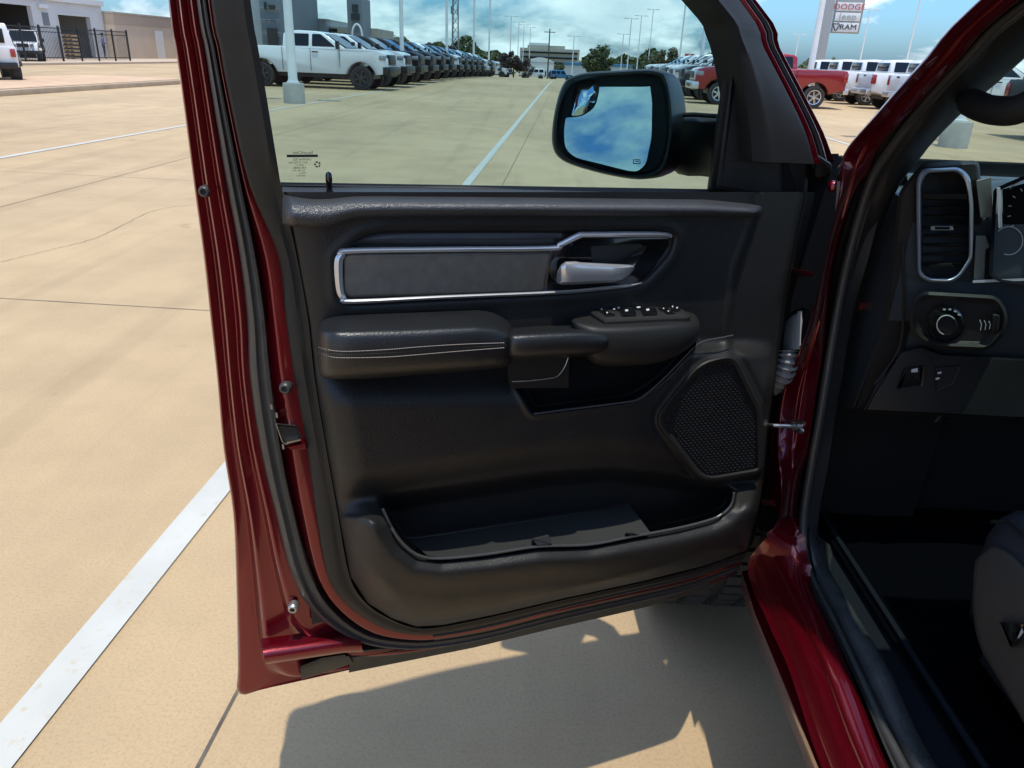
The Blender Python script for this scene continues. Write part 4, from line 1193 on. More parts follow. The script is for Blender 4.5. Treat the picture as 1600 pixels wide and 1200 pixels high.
# tray ribs in the pocket, sun highlight painted in by the paler plastic
for poly in ([(829, 841), (858, 834), (866, 853), (838, 855)], [(974, 833), (990, 828), (1006, 838), (988, 842)]):
    px_solid('pocket_rib', corner_poly(poly, 4), [(0, .010), (1, .078), (3, .086)], M['lip'])

# ---- padded roll below the glass
b = MB(); rings = []
for x in list(np.linspace(441, 470, 8)) + list(np.linspace(480, 1170, 60)) + [1178, 1184, 1188, 1190.5]:
    yt = np.interp(x, [441, 1103, 1190], [286, 297, 310]); yb_ = np.interp(x, [441, 460, 490, 515, 535, 555, 600, 800, 1180, 1191], [350, 354, 357, 354, 347, 341, 339, 338, 339, 333])
    e = min(1, max(.0, (x - 439) / 16)) ** .5 * min(1, max(0, (1192 - x) / 12)) ** .5
    prof = [(0, -.07), (.02, -.05), (.10, -.032), (.22, -.008), (.34, .014), (.46, .030), (.58, .040), (.70, .045), (.82, .045), (.92, .041), (.98, .034), (1.0, .024), (1.01, .0)]
    rings.append([D(x, yt + (yb_ - yt) * s, w if s < .05 else lerp(-.01, w, e) if s > .2 else w) for s, w in prof])
b.loft(rings); b.add(rings[0], [tuple(range(len(prof)))]); b.add(rings[-1], [tuple(range(len(prof) - 1, -1, -1))])
part(b, 'belt_pad', M['leather'], sharp=60)
b = MB(); b.loft([[DP(x, y, -.045), DP(x, y + 5, -.040), D(x, y + 14, -.045)] for x, y in zip(np.linspace(432, 1112, 30), np.linspace(284.5, 295.5, 30))]); part(b, 'glass_wiper_seal', M['rubber'])
# lock pin
p0 = D(515, 299, -.012)
b = MB().lathe([(.0042, -.01), (.0042, .012), (.0046, .014), (.0046, .020), (.0036, .0245), (.0005, .026)], p0, 'z', 14); part(b, 'lock_pin', M['gloss'])
b = MB().lathe([(.022, -.006), (.019, -.0015), (.010, .001), (.0055, .0005), (.005, -.006)], p0 + np.array([0, 0, -.001]), 'z', 24); part(b, 'lock_pin_ring', M['leather'])

# ---- insert with bright frame
px_ribbon('applique_strip', [(546, 383.5, 3), (562, 376.5, 12), (600, 373, 19), (700, 372.5, 20), (862, 372.5, 20), (880, 369.5, 12), (897, 365, 3)], .0, .012, M['grain'], crown=.003)
px_solid('insert_pad', corner_poly([(536, 400), (545, 395), (862, 392), (850, 457), (545, 466), (536, 458)], [8, 8, 6, 6, 8, 8]), [(0, .0), (0, .012), (2.5, .018), (5, .0205)], M['fabric'])
px_solid('handle_bezel', corner_poly([(860, 392), (906, 370), (1046, 370), (1046, 384), (1006, 440), (985, 446), (850, 457)], [4, 6, 4, 8, 8, 4, 4]), [(0, .0), (0, .009), (2, .010)], M['gloss'])
px_solid('handle_cavity', corner_poly([(922, 384), (1000, 380), (1010, 388), (990, 412), (925, 412)], 5), [(0, .0095), (1, .0108)], M['dark'])
b = MB().loft([[D(1012, 384, .012), D(992, 414, .030), D(980, 412, .018)], [D(1000, 384, .008), D(975, 414, .024), D(972, 412, .010)]]); part(b, 'handle_pivot', M['gloss'])
px_ribbon('bright_frame', [(1003, 442, 3), (985, 446, 5), (940, 451, 6), (870, 457, 6), (700, 464, 6.5), (552, 471, 8), (537, 466, 10), (531, 450, 12), (529, 412, 13.5), (534, 399, 12), (547, 392, 9.5), (700, 389.5, 9), (858, 388, 9), (876, 382, 9.5), (905, 368, 10), (920, 366.5, 9), (1030, 366.5, 9), (1050, 370, 5)], .004, .022, M['chrome'])
# lever: hooked end plus tapering grip
rings = []
for x, y0, y1, w in ((869.5, 432, 440, .024), (871, 424, 443, .032), (877, 414, 445, .042), (884, 409.5, 445, .046), (900, 409, 444.5, .047), (906, 410.5, 444, .0455), (925, 411.5, 443, .044), (955, 413, 441.5, .042), (972, 413.5, 437, .040), (984, 414, 429, .037), (991, 415, 421, .032)):
    h = y1 - y0
    rings.append([D(x, y0 - 1, w - .020), D(x, y0, w - .006), D(x, y0 + h * .10, w - .0015), D(x, y0 + h * .22, w), D(x, y0 + h * .6, w - .0005), D(x, y0 + h * .88, w - .003), D(x, y1, w - .010), D(x, y1 - 1, w - .022)])
b = MB().loft(rings, True, True, True); part(b, 'door_handle', M['chrome'], sharp=28)

# ---- arm rest
def loft_px(name, st, m, prof, sharp=60, ends=True):
    """st: (px, y_top, y_edge, y_bottom, w_front, w_back)"""
    P = np.array(st, float); P = resample(P, len(st) * 6) if False else np.array(smooth_poly(P, 5, False)); rings = []
    for x, yt, ye_, yb_, wf, wb_ in P:
        r = []
        for seg, s, q in prof:        # seg 0 top surface, 1 front face
            y = yt + (ye_ - yt) * s if seg == 0 else ye_ + (yb_ - ye_) * s
            r.append(D(x, y, lerp(wb_, wf, q)))
        rings.append(r)
    b = MB().loft(rings); k = len(prof)
    if ends: b.add(rings[0], [tuple(range(k))]); b.add(rings[-1], [tuple(range(k - 1, -1, -1))])
    return part(b, name, m, sharp=sharp)
APROF = [(0, -.02, 0), (0, .02, .10), (0, .25, .30), (0, .55, .56), (0, .80, .80), (0, .95, .92), (1, .06, .975), (1, .16, 1.0), (1, .35, 1.02), (1, .55, 1.02), (1, .75, 1.0), (1, .88, .95), (1, .96, .85), (1, 1.0, .70), (1, 1.01, .0)]
loft_px('arm_rest', [(496, 520, 527, 560, .030, .02), (498, 511, 522, 578, .060, .02), (503, 502, 519, 588, .085, .02), (514, 497, 519, 591.5, .105, .02), (535, 494, 519, 592, .115, .02), (580, 491.5, 518, 591, .118, .02), (660, 488.5, 515.5, 585, .118, .02), (735, 485.5, 512, 579, .116, .02), (755, 486, 512, 577, .114, .02), (775, 491, 515, 575, .112, .02), (792, 501, 520, 571.5, .106, .02), (799, 510, 524, 566, .095, .02), (801.5, 518, 528, 555, .06, .02)], M['armpad'], APROF)
st = MB()
for line in ([(497.5, 542.5), (515, 547), (542, 549), (600, 546.5), (655, 542), (720, 538), (791, 535.5)], [(498, 551.5), (515, 557), (535, 559), (600, 558), (655, 554), (720, 548.5), (791, 543)]):
    P = resample(smooth_poly(line, 8, False), 150)
    for k in range(0, 148, 2):
        a, c = P[k], P[k + 1]
        w = np.interp(a[0], [497, 503, 514, 535, 780, 799], [.062, .0885, .1085, .1198, .1150, .1035]) + .0026
        st.tube([D(a[0], a[1], w), D(c[0] + .6, c[1], w)], .00045, 4)
part(st, 'stitching', M['thread'], False)
gr = MB(); P = resample(smooth_poly([(497, 547), (515, 552), (540, 554), (600, 552), (655, 548), (720, 543.5), (792, 539.5)], 8, False), 50)
gr.tube([D(x, y, np.interp(x, [497, 503, 514, 535, 780, 799], [.062, .0885, .1085, .1198, .1150, .1035]) + .0018) for x, y in P], .0006, 5); part(gr, 'pad_seam', M['dark'])

# grab section and switch pod
loft_px('switch_pod', [(893, 500, 503, 508, .055, .0), (897, 495, 502, 520, .070, .0), (908, 491, 506, 545, .085, .0), (925, 487, 510, 566, .098, .0), (945, 484, 512, 571, .104, .0), (980, 482, 511.5, 571, .108, .0), (1020, 481, 509.5, 568, .108, .0), (1050, 482, 507.5, 559, .106, .0), (1070, 484, 506, 548, .100, .0), (1083, 488, 507, 537, .092, .0), (1090, 494, 509, 527, .080, .0), (1093, 502, 511, 519, .060, .0)], M['plastic2'], APROF)
loft_px('grab_handle', [(790, 520, 527, 540, .06, .0), (792, 515.5, 525, 556, .095, .0), (798, 512.5, 523, 561, .112, .0), (815, 511, 522, 562, .118, .0), (860, 508, 520, 559, .120, .0), (905, 506, 518.5, 557, .120, .0), (930, 506.5, 520, 555, .118, .0), (942, 509, 522, 551, .116, .0), (949, 515, 525, 544, .113, .0), (951, 521, 528, 537, .108, .0)], M['armpad'], APROF)
px_solid('grab_handle_cover', corner_poly([(791, 556), (880, 552), (890, 562), (890, 606), (803, 607), (794, 598)], [4, 4, 4, 2, 8, 8]), [(0, .0), (0, .057), (1.5, .060)], M['plastic2'])
b = MB().tube([D(x, y, .0615) for x, y in smooth_poly([(800, 596), (830, 594.5), (865, 590), (875, 584), (883, 572), (888, 559)], 5, False)], .0007, 5); part(b, 'cover_seam', M['chrome'])

# switch plate and its buttons, on the sloping top of the pod
pa, pb, pc = D(935, 509, .094), D(1078, 503, .094), D(985, 483.5, .016)
TN = np.cross(pb - pa, pc - pa); TN /= np.linalg.norm(TN)
if TN[2] < 0: TN = -TN
def top_solid(name, poly, h0, h1, m, ins=1.0):
    b = MB(); rings = []
    for q, h in ((0, h0), (0, h1 - .0006), (ins, h1)):
        rings.append([on_plane(p[0], p[1], pa, TN) + TN * h for p in inset_poly(poly, q)])
    b.loft(rings, True, False, True); return part(b, name, m)
top_solid('switch_plate', corner_poly([(921, 490), (945, 506), (1074, 500), (1080, 496), (1064, 484.5), (1010, 481.5), (948, 484)], 5), -.006, .0035, M['dash_b'])
top_solid('switch_recess', corner_poly([(927, 490.5), (947, 503), (1068, 497), (1072, 494.5), (1060, 486.5), (1010, 483.5), (951, 486)], 4), .003, .0041, M['dark'], .5)
def sw(cx, cy, wx, hy, sk=5): return corner_poly([(cx - wx - sk * .8, cy - hy), (cx + wx - sk * .2, cy - hy - .6), (cx + wx + sk * .5, cy + hy - .5), (cx - wx + sk * .5, cy + hy + .4)], 1.5)
for cx, cy, wx, hy in ((942, 490, 7, 2.8), (951, 496, 7.5, 2.6), (966, 487.3, 11, 2.6), (1000, 485.8, 11, 2.6), (1037, 488, 6.5, 2.4), (1046, 493.2, 6.5, 2.2)):
    top_solid('switch_button', sw(cx, cy, wx, hy), .002, .0055, M['gloss'], .6)
for cx, cy, wx, hy in ((980, 494.3, 11, 4.8), (1013, 493, 11, 4.8)):
    top_solid('window_switch', sw(cx, cy, wx, hy), .002, .0085, M['gloss'], 1.2)
top_solid('mirror_adjuster', [(1055 + 8 * math.cos(a), 488 + 3.6 * math.sin(a)) for a in np.linspace(0, 2 * math.pi, 18, endpoint=False)], .002, .0065, M['gloss'], .8)
for cx, cy, wx, hy in ((939.5, 488.6, 1.6, .7), (948, 494, 1.6, .8), (959, 488.2, 2.2, .9), (966, 485.9, 2.4, .8), (978, 493.4, 3.4, 1.4), (997, 485.4, 4.2, .9), (1011, 492.2, 3.6, 1.5), (1036, 487.2, 1.3, .6), (1043.5, 491.6, 1.3, .6), (1050, 485.2, 1.4, .7), (1057, 487.2, 1.8, .8)):
    h = .0088 if (cx, cy) in ((978, 493.4), (1011, 492.2)) else .0070 if cx > 1048 else .0058
    top_solid('switch_symbol', sw(cx, cy, wx * .68, hy * .8, 1), h - .0005, h + .0003, M['white_p'], .15)

# ---- loudspeaker grille
px_solid('speaker_rim', SPK, [(-2, .045), (-2, .054), (1, .0575), (4, .057), (7, .053), (7.5, .046)], M['plastic2'], cap=False)
px_solid('speaker_backing', inset_poly(SPK, 6), [(0, .046), (1, .0485)], M['dark'])
b = MB(); inn = inset_poly(SPK, 8)
row = 0; y = 560.
while y < 752:
    xs = np.arange(1020 + (3.3 if row % 2 else 0), 1194, 6.6); Y0 = np.full(xs.shape, y) - (xs - 1100) * .10
    sd_ = sdf(xs, Y0, inn)
    for x, yy, s in zip(xs, Y0, sd_):
        if s < -1.0:
            q = [D(x - 3.0, yy, .0492), D(x - 1.4, yy - 1.9, .0505), D(x + 1.6, yy - 1.9, .0505), D(x + 3.0, yy, .0492), D(x + 1.5, yy + 1.7, .0488), D(x - 1.5, yy + 1.7, .0488), D(x - .9, yy - .6, .0530), D(x + 1.1, yy - .6, .0530)]
            b.add(q, [(0, 1, 6), (1, 2, 7, 6), (2, 3, 7), (3, 4, 7), (4, 5, 6, 7), (5, 0, 6)])
    y += 4.1; row += 1
part(b, 'speaker_grille', M['mesh'], False)

# ---- mirror sail panel and its trim
px_solid('mirror_sail', corner_poly([(1139, 52), (1124, 170), (1106, 300), (1190, 316), (1257, 330), (1262, 262), (1248, 200), (1208, 104), (1172, 40), (1150, 20)], 6), [(-2, -.09), (0, -.04), (3, -.034), (5, -.033)], M['plastic2'])
px_solid('sail_cover', corner_poly([(1151, 60), (1130, 200), (1118, 296), (1190, 313), (1222, 315), (1224, 210), (1212, 150), (1190, 108)], [8, 20, 6, 4, 6, 20, 20, 20]), [(0, -.036), (0, -.024), (2, -.019), (5, -.016), (8, -.015)], M['plastic'])
tube_rail('sail_edge', [DP(x, y, -.034) for x, y in smooth_poly([(1158, 8), (1192, 70), (1230, 150), (1256, 205), (1268, 240), (1272, 262)], 6, False)], .0035, M['plastic2'])
px_solid('sail_foot', corner_poly([(1273, 238), (1300, 256), (1299, 268), (1280, 279), (1272, 276)], 4), [(0, -.12), (0, -.03), (2, -.026)], M['plastic2'])

# ---- folded exterior mirror
RIM = smooth_poly([(893, 120), (915, 114), (960, 111), (1010, 108.5), (1030, 111), (1041, 119), (1049, 150), (1052, 190), (1049, 228), (1042, 255), (1032, 270), (1012, 278), (985, 279), (940, 271), (895, 258), (873, 246), (864, 230), (862.5, 208), (866, 178), (874, 145), (883, 127)], 3)
def mw(x, y): return .00052 * (x - 957) + .00010 * (y - 194)
def mring(dx, dy, s, w, c=(957, 194)): return [D(c[0] + (p[0] - c[0]) * s + dx, c[1] + (p[1] - c[1]) * s + dy, w + mw(*p) * s) for p in RIM]
b = MB().loft([mring(0, 0, .885, -.190), mring(0, 0, .90, -.170), mring(0, 0, .935, -.160), mring(0, 0, .975, -.160), mring(0, 0, 1.0, -.166), mring(3, 0, 1.01, -.180), mring(16, 1, .985, -.215), mring(28, 3, .92, -.250), mring(36, 4, .80, -.275), mring(38, 5, .55, -.288)], True, False, True)
part(b, 'side_mirror', M['vblack'], sharp=50)
b = MB().loft([mring(0, 0, .90, -.172), mring(0, 0, .895, -.184)], True, False, True); part(b, 'mirror_backing', M['dark'])
mc = D(957, 194, -.172); mn = np.cross(D(1010, 194, -.172 + mw(1010, 194)) - mc, D(957, 134, -.172 + mw(957, 134) - .012) - mc); mn /= np.linalg.norm(mn)
if mn[1] > 0: mn = -mn
def mirror_poly(name, poly, m, off=0., bulge=0.):
    P = [on_plane(x, y, mc + mn * off, mn) for x, y in poly]; n = len(P); c = sum(P) / n
    b = MB()
    rings = [P] + [[c + (p - c) * s + mn * bulge * (1 - s * s) for p in P] for s in (.8, .6, .4, .2)]
    b.loft(rings, True, False, True)
    return part(b, name, m, sharp=89)
mirror_poly('mirror_glass', corner_poly([(937, 121), (1014, 120.5), (1019, 160), (1018, 215), (1009, 257), (996, 268), (982, 267), (898, 246), (883, 232), (881, 205), (884, 184), (910, 182), (930, 168), (936, 145)], [4, 8, 10, 10, 12, 6, 6, 14, 10, 8, 3, 10, 14, 8]), M['mirror'])
mirror_poly('blind_spot_mirror', corner_poly([(903, 122), (934.5, 121.5), (934, 145), (927, 167), (909, 180), (893, 181), (894, 150)], [10, 2, 6, 14, 14, 3, 8]), M['mirror2'], .001, .006)
b = MB()
for x0, y0, x1, y1 in ((990, 249, 1000, 250), (990, 255, 1000, 256), (989.5, 249, 990.5, 256), (999.5, 249, 1000.5, 256), (993, 251.5, 998, 252.5)):
    b.add([on_plane(x, y, mc + mn * .0012, mn) for x, y in ((x0, y0), (x1, y0), (x1, y1), (x0, y1))], [(0, 1, 2, 3)])
part(b, 'heater_mark', M['letter_d'], False)
b = MB(); rings = []
for x, y0, y1, w in ((1048, 186, 262, -.20), (1060, 181, 272, -.195), (1075, 179, 275, -.185), (1095, 180, 275, -.17), (1120, 182, 278, -.14), (1150, 186, 284, -.08)):
    rings.append([D(x, y0 + (y1 - y0) * s, w + o) for s, o in ((0, -.05), (0, -.01), (.04, .004), (.12, .012), (.8, .014), (.93, .008), (1, -.006), (1, -.05))])
b.loft(rings, True, True, True); part(b, 'mirror_arm', M['vblack'])
tube_rail('arm_ridge', [D(1058, 182, -.184), D(1066, 179.5, -.180), D(1085, 179, -.168), D(1120, 181.5, -.128)], .004, M['vblack'])

# ---- hardware on the latch edge
def knob(name, px, py, w, r, m, m2=M['dark']):
    p = D(px, py, w); ax = (DW + DU * .35); ax /= np.linalg.norm(ax); q = Vector(ax).to_track_quat('Z', 'Y').to_matrix().to_4x4(); q.translation = Vector(p)
    b = MB().lathe([(r * 1.1, -.01), (r * 1.1, .0), (r, .004), (r * .75, .006), (r * .55, .006), (r * .5, .002)], (0, 0, 0), 'z', 18)
    o = b.build(name, m, None, True); o.data.transform(q); o.parent = door; o.matrix_parent_inverse = root_inverse(door)
    b = MB().lathe([(r * .55, .0025), (.0001, .0015)], (0, 0, 0), 'z', 14); o = b.build(name + '_recess', m2, None, True); o.data.transform(q); o.parent = door; o.matrix_parent_inverse = root_inverse(door)
knob('rubber_buffer', 446, 606, -.020, .0085, M['rubber_g'])
knob('edge_bolt', 458, 950, -.055, .0085, M['bolt'])
knob('edge_screw', 320, 299, -.085, .0075, M['rubber_g'])
px_solid('latch_pocket', corner_poly([(430, 661), (465, 664), (472, 686), (447, 696), (440, 690)], 3), [(0, -.04), (0, -.020), (1.2, -.018), (2.5, -.022)], M['steel'], cap=False)
px_solid('latch_slot', corner_poly([(432, 664), (464, 667), (469, 685), (447, 692), (440, 687)], 3), [(0, -.03), (1, -.022)], M['dark'])
px_solid('latch_striker', corner_poly([(446, 690), (470, 685), (472, 689), (448, 695)], 2), [(0, -.03), (0, -.016), (1, -.014)], M['steel'])
px_solid('latch_flange', corner_poly([(449, 697), (479, 691), (480, 701), (453, 705)], 3), [(0, -.05), (0, -.018), (2, -.013)], M['red'])
for x, y in ((424, 636), (432, 649), (442, 698)):
    px_solid('seal_clip', corner_poly([(x - 2, y - 5), (x + 2, y - 4), (x + 3, y + 5), (x - 1, y + 4)], 1.5), [(0, -.05), (0, -.026), (.8, -.024)], M['bolt'])
# lower edge ledge, drain rubber
b = MB(); rings = []
for x, y in ((408, 1002), (420, 1000), (450, 996), (490, 990), (530, 984), (560, 984)):
    rings.append([D(x, y - 4, -.082), D(x + 1, y + 2, -.070), D(x + 2, y + 10, -.052), D(x + 4, y + 20, -.040), D(x + 6, y + 30, -.036), D(x + 8, y + 36, -.048)])
b.loft(rings); part(b, 'lower_ledge', M['red'], sharp=60)
px_solid('drain_rubber', [(469, 1042), (500, 1033), (545, 1023), (552, 1036), (520, 1047), (471, 1062)], [(0, -.11), (0, -.066), (2, -.062)], M['rubber_g'])
px_solid('drain_rubber', [(470, 1040), (503, 1027), (538, 1022), (541, 1026), (505, 1034), (472, 1047)], [(0, -.08), (0, -.058), (1, -.055)], M['rubber'])
b = MB(); rings = []
for (x, y), (x2, y2) in zip(resample([(545, 1038), (740, 999), (860, 970), (1000, 938), (1110, 908)], 30), resample([(548, 1018), (660, 1008), (740, 994), (860, 966), (1000, 934), (1110, 903)], 30)):
    rings.append([D(x, y + 13, -.120), D(x, y + 12, -.090), D(lerp(x, x2, .5), lerp(y, y2, .5), -.066), D(lerp(x, x2, .75), lerp(y, y2, .75), -.070), D(x2, y2, -.058), D(x2, y2 - 6, -.070)])
b.loft(rings); part(b, 'lower_seal', M['rubber'])
b = MB(); rings = []
for j in range(0, 22):
    p, q = np.array(R_[2][j]), np.array(R_[3][j]); d_ = q - p
    rings.append([p - d_ * .1 - DW * .006, p + DW * .004, p + d_ * .3 + DW * .008, p + d_ * .6 + DW * .004, p + d_ * .9 + DW * .007, q + d_ * .15 - DW * .002])
b.loft(rings); part(b, 'bottom_weatherstrip', M['rubber'])
# outside handle (throws its slotted shadow)
b = MB(); rings = []
for s in np.linspace(0, 1, 13):
    u = .96 - .24 * s; o = .040 * math.sin(math.pi * s) ** .5; c = HNG + DU * u + DW * (skin_w(u, 1.10) - .006 - o) + np.array([0, 0, 1.10])
    rings.append([c + np.array([0, 0, -.016]), c - DW * .012 + np.array([0, 0, -.012]), c - DW * .012 + np.array([0, 0, .012]), c + np.array([0, 0, .016])])
b.loft(rings, True, True, True); part(b, 'outside_handle', M['red'])

# ================================================================== cab of the red pickup
def XP(px, py, x): return on_plane(px, py, (x, 0, 0), (1, 0, 0))
def YP(px, py, y): return on_plane(px, py, (0, y, 0), (0, 1, 0))
def bod(b, name, m, smooth=True, sharp=45, parent=None, **k): return b.build(name, m, parent or TR, smooth, sharp=sharp, **k)
# rails along the door opening: sill (from behind the camera), up the hinge pillar, up the windscreen pillar to the roof
def rail_pts(px_list, xs, rear, roof):
    P = [np.array(r, float) for r in rear]
    for (x, y), pl in zip(px_list, xs): P.append(XP(x, y, pl))
    return P + [np.array(r, float) for r in roof]
K0 = [(1283, 1196), (1233, 1046), (1200, 972), (1168, 884), (1212, 820), (1220, 755), (1213, 690), (1222, 610), (1262, 515), (1290, 400), (1312, 300), (1318, 242), (1372, 174), (1440, 97), (1530, 0)]
X0 = [.520, .520, .522, .526, .535, .535, .535, .537, .54, .545, .545, .55, .555, .56, .57]
K1 = [(1383, 1196), (1322, 1046), (1286, 965), (1253, 892), (1242, 822), (1250, 747), (1264, 680), (1277, 597), (1292, 500), (1308, 400), (1340, 296), (1374, 232), (1422, 175), (1498, 92), (1590, 2)]
X1 = [.590, .590, .592, .594, .60, .60, .60, .60, .60, .60, .60, .60, .60, .605, .615]
K2 = [(1410, 1196), (1337, 1046), (1298, 965), (1262, 890), (1255, 818), (1266, 738), (1279, 665), (1291, 592), (1307, 493), (1326, 400), (1357, 292), (1388, 238), (1440, 170), (1516, 88), (1605, 8)]
X2 = [.618, .618, .618, .618, .62, .62, .62, .62, .62, .62, .62, .62, .622, .627, .637]
r0 = rail_pts(K0, X0, [(.53, -1.2, .50), (.525, 0, .50), (.52, .6, .488)], [(.64, .78, 1.79), (.70, .58, 1.86), (.735, .2, 1.90), (.745, -.4, 1.905)])
r1 = rail_pts(K1, X1, [(.60, -1.2, .535), (.595, 0, .535), (.59, .6, .53)], [(.675, .76, 1.765), (.73, .57, 1.825), (.76, .2, 1.855), (.77, -.4, 1.86)])
r2 = rail_pts(K2, X2, [(.628, -1.2, .545), (.622, 0, .545), (.618, .6, .54)], [(.69, .755, 1.75), (.745, .56, 1.81), (.775, .2, 1.84), (.785, -.4, 1.845)])
A0, A1, A2 = [np.array(smooth_poly(r, 5, False)) for r in (r0, r1, r2)]
nA = len(A0)
b = MB(); rings = []
for j in range(nA):
    p, q = A0[j], A1[j]; d = q - p
    tan = A0[min(j + 1, nA - 1)] - A0[max(j - 1, 0)]; tan /= np.linalg.norm(tan)
    k_ = float(sm(A0[j][2], .56, .72)); nn = lerp(np.array([-.45, 0, .9]), np.array([-.35, -.93, .15]), k_)
    nn = nn - tan * np.dot(nn, tan); nn /= np.linalg.norm(nn)
    if A0[j][2] < .60: offs = ((.10, -.001), (.16, .002), (.38, .015), (.43, .0155), (.60, .0105), (.63, .012), (.66, .0165), (.70, .0165), (.93, .006))
    else: offs = ((.03, .010), (.08, .0135), (.12, .0135), (.46, .0005), (.50, -.0005), (.53, .0), (.60, .006), (.63, .0065), (.94, -.003))
    rings.append([p - nn * .05 + d * .12, p - d * .01 - nn * .012, p] + [p + d * t + nn * o for t, o in offs] + [q - nn * .005, q - nn * .02 + d * .05])
b.loft(rings); bod(b, 'door_aperture', M['red'], sharp=60)
b = MB(); rings = []
for j in range(nA):
    p, q = A1[j], A2[j]; d = q - p; nn = np.array([-1., -.3, .3]); nn /= np.linalg.norm(nn)
    rings.append([p - nn * .016, p + d * .4 - nn * .012, p + d * .8 - nn * .01, q + d * .2 - nn * .016, q + d * .9 - nn * .014, q + d * 1.3 - nn * .012])
b.loft(rings); bod(b, 'aperture_flange', M['dark'])
bod(MB().tube([p for p in A2], .0085, 10), 'aperture_seal', M['rubber_g'])
# sill trim
KS = [(1452, 1196), (1378, 1046), (1330, 965), (1285, 890), (1268, 830)]
S0 = np.array(smooth_poly([(.64, -1.2, .555), (.634, 0, .555), (.630, .6, .55)] + [XP(x, y, .630) + np.array([0, 0, .004]) for x, y in [(1421, 1196), (1347, 1046), (1308, 965), (1272, 893), (1264, 835)]], 5, False))
S1 = np.array(smooth_poly([(.70, -1.2, .565), (.695, 0, .565), (.690, .6, .56)] + [XP(x, y, .672) for x, y in [(1462, 1196), (1388, 1046), (1340, 965), (1290, 880), (1270, 820)]], 5, False))
b = MB(); rings = []
for p, q in zip(S0, S1):
    d = q - p; rings.append([p - np.array([0, 0, .02]), p + np.array([0, 0, .003]), p + d * .12 + np.array([0, 0, .010]), p + d * .45 + np.array([0, 0, .013]), p + d * .8 + np.array([0, 0, .010]), q + np.array([0, 0, .002]), q + np.array([.02, 0, -.03]), q + np.array([.06, 0, -.06])])
b.loft(rings); bod(b, 'sill_trim', mat('scuffed_sill_plastic', (.040, .041, .042), .36, rvar=(35, .16), bump=('noise', 130, .5), var=(25, .25)))
# rocker panel down to the ground clearance
b = MB(); rings = []
for y in np.linspace(-1.3, 1.40, 20):
    xo = float(np.interp(y, A0[:16, 1], A0[:16, 0])) if y < 1.3 else .53
    zt = float(np.interp(y, A0[:16, 1], A0[:16, 2]))
    rings.append([(xo + .03, y, zt - .012), (xo + .004, y, zt - .02), (xo + .01, y, zt - .07), (xo + .07, y, zt - .15), (xo + .12, y, zt - .16)])
b.loft(rings); bod(b, 'rocker_panel', M['red'])

# interior pillar trim (black) from sill to windscreen
KP = [(1300, 640), (1318, 560), (1345, 470), (1368, 380), (1402, 296), (1436, 250), (1458, 222), (1512, 168), (1560, 128), (1604, 88)]
P_in = [YP(x, y, yy) for (x, y), yy in zip(KP, [1.44, 1.44, 1.44, 1.43, 1.42, 1.42, 1.40, 1.36, 1.31, 1.26])]
b = MB(); rings = []
A2v = resample(A2[5 * 9:5 * 18], 40); PI = resample(smooth_poly(P_in, 6, False), 40)
for p, q in zip(A2v, PI):
    d = q - p; nn = np.cross(d, np.array([0, 0, 1.])); nn = np.array([-.35, -.9, .1]); nn /= np.linalg.norm(nn)
    rings.append([p + d * .02 - nn * .012, p + d * .06 + nn * .001, p + d * .25 + nn * .010, p + d * .55 + nn * .010, p + d * .85 + nn * .004, q, q - nn * .04])
b.loft(rings); bod(b, 'pillar_trim', M['plastic2'])
A1v = resample(A1[5 * 9:5 * 18], 40)
b = MB().loft([[lerp(p, A0v, .3) + np.array([.01, .04, -.01]), lerp(p, q, .5) + np.array([.01, .045, -.01]), q + np.array([0, .03, 0])] for p, q, A0v in zip(A1v, PI, resample(A0[5 * 9:5 * 18], 40))]); bod(b, 'pillar_inner_panel', M['rubber'])
# grab handle on the pillar
bod(MB().tube(smooth_poly([YP(1500, 150, 1.30), YP(1518, 160, 1.22), YP(1550, 172, 1.16), YP(1600, 168, 1.10), YP(1680, 120, 1.04)], 6, False), [.012] * 6 + [.020] * 19, 12), 'pillar_grab_handle', M['plastic2'])

# kick panel, firewall, floor, roof, far side: the dark box of the cab
b = MB()
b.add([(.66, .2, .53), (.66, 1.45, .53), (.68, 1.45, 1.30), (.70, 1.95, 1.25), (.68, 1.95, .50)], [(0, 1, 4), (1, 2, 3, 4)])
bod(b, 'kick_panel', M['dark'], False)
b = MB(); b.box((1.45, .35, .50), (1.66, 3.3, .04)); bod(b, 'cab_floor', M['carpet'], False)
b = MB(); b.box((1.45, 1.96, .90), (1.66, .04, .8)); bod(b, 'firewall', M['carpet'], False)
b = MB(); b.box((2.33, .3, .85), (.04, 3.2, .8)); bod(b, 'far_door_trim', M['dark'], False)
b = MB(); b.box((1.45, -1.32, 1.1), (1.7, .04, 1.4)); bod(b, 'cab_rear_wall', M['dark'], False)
# roof skin with headliner
b = MB(); rings = []
for y, z, hw in ((.86, 1.80, .76), (.72, 1.845, .745), (.5, 1.885, .73), (.0, 1.92, .71), (-.6, 1.92, .70), (-1.25, 1.88, .69)):
    rings.append([(1.45 + hw * s, y, z + .04 * (1 - s * s) - (.02 if abs(s) == 1 else 0)) for s in np.linspace(-1, 1, 13)])
b.loft(rings); bod(b, 'roof', M['red'])
b = MB(); b.loft([[(p[0], p[1], p[2] - .05) for p in r] for r in rings]); bod(b, 'headliner', mat('grey_headliner', (.18, .18, .18), .9))
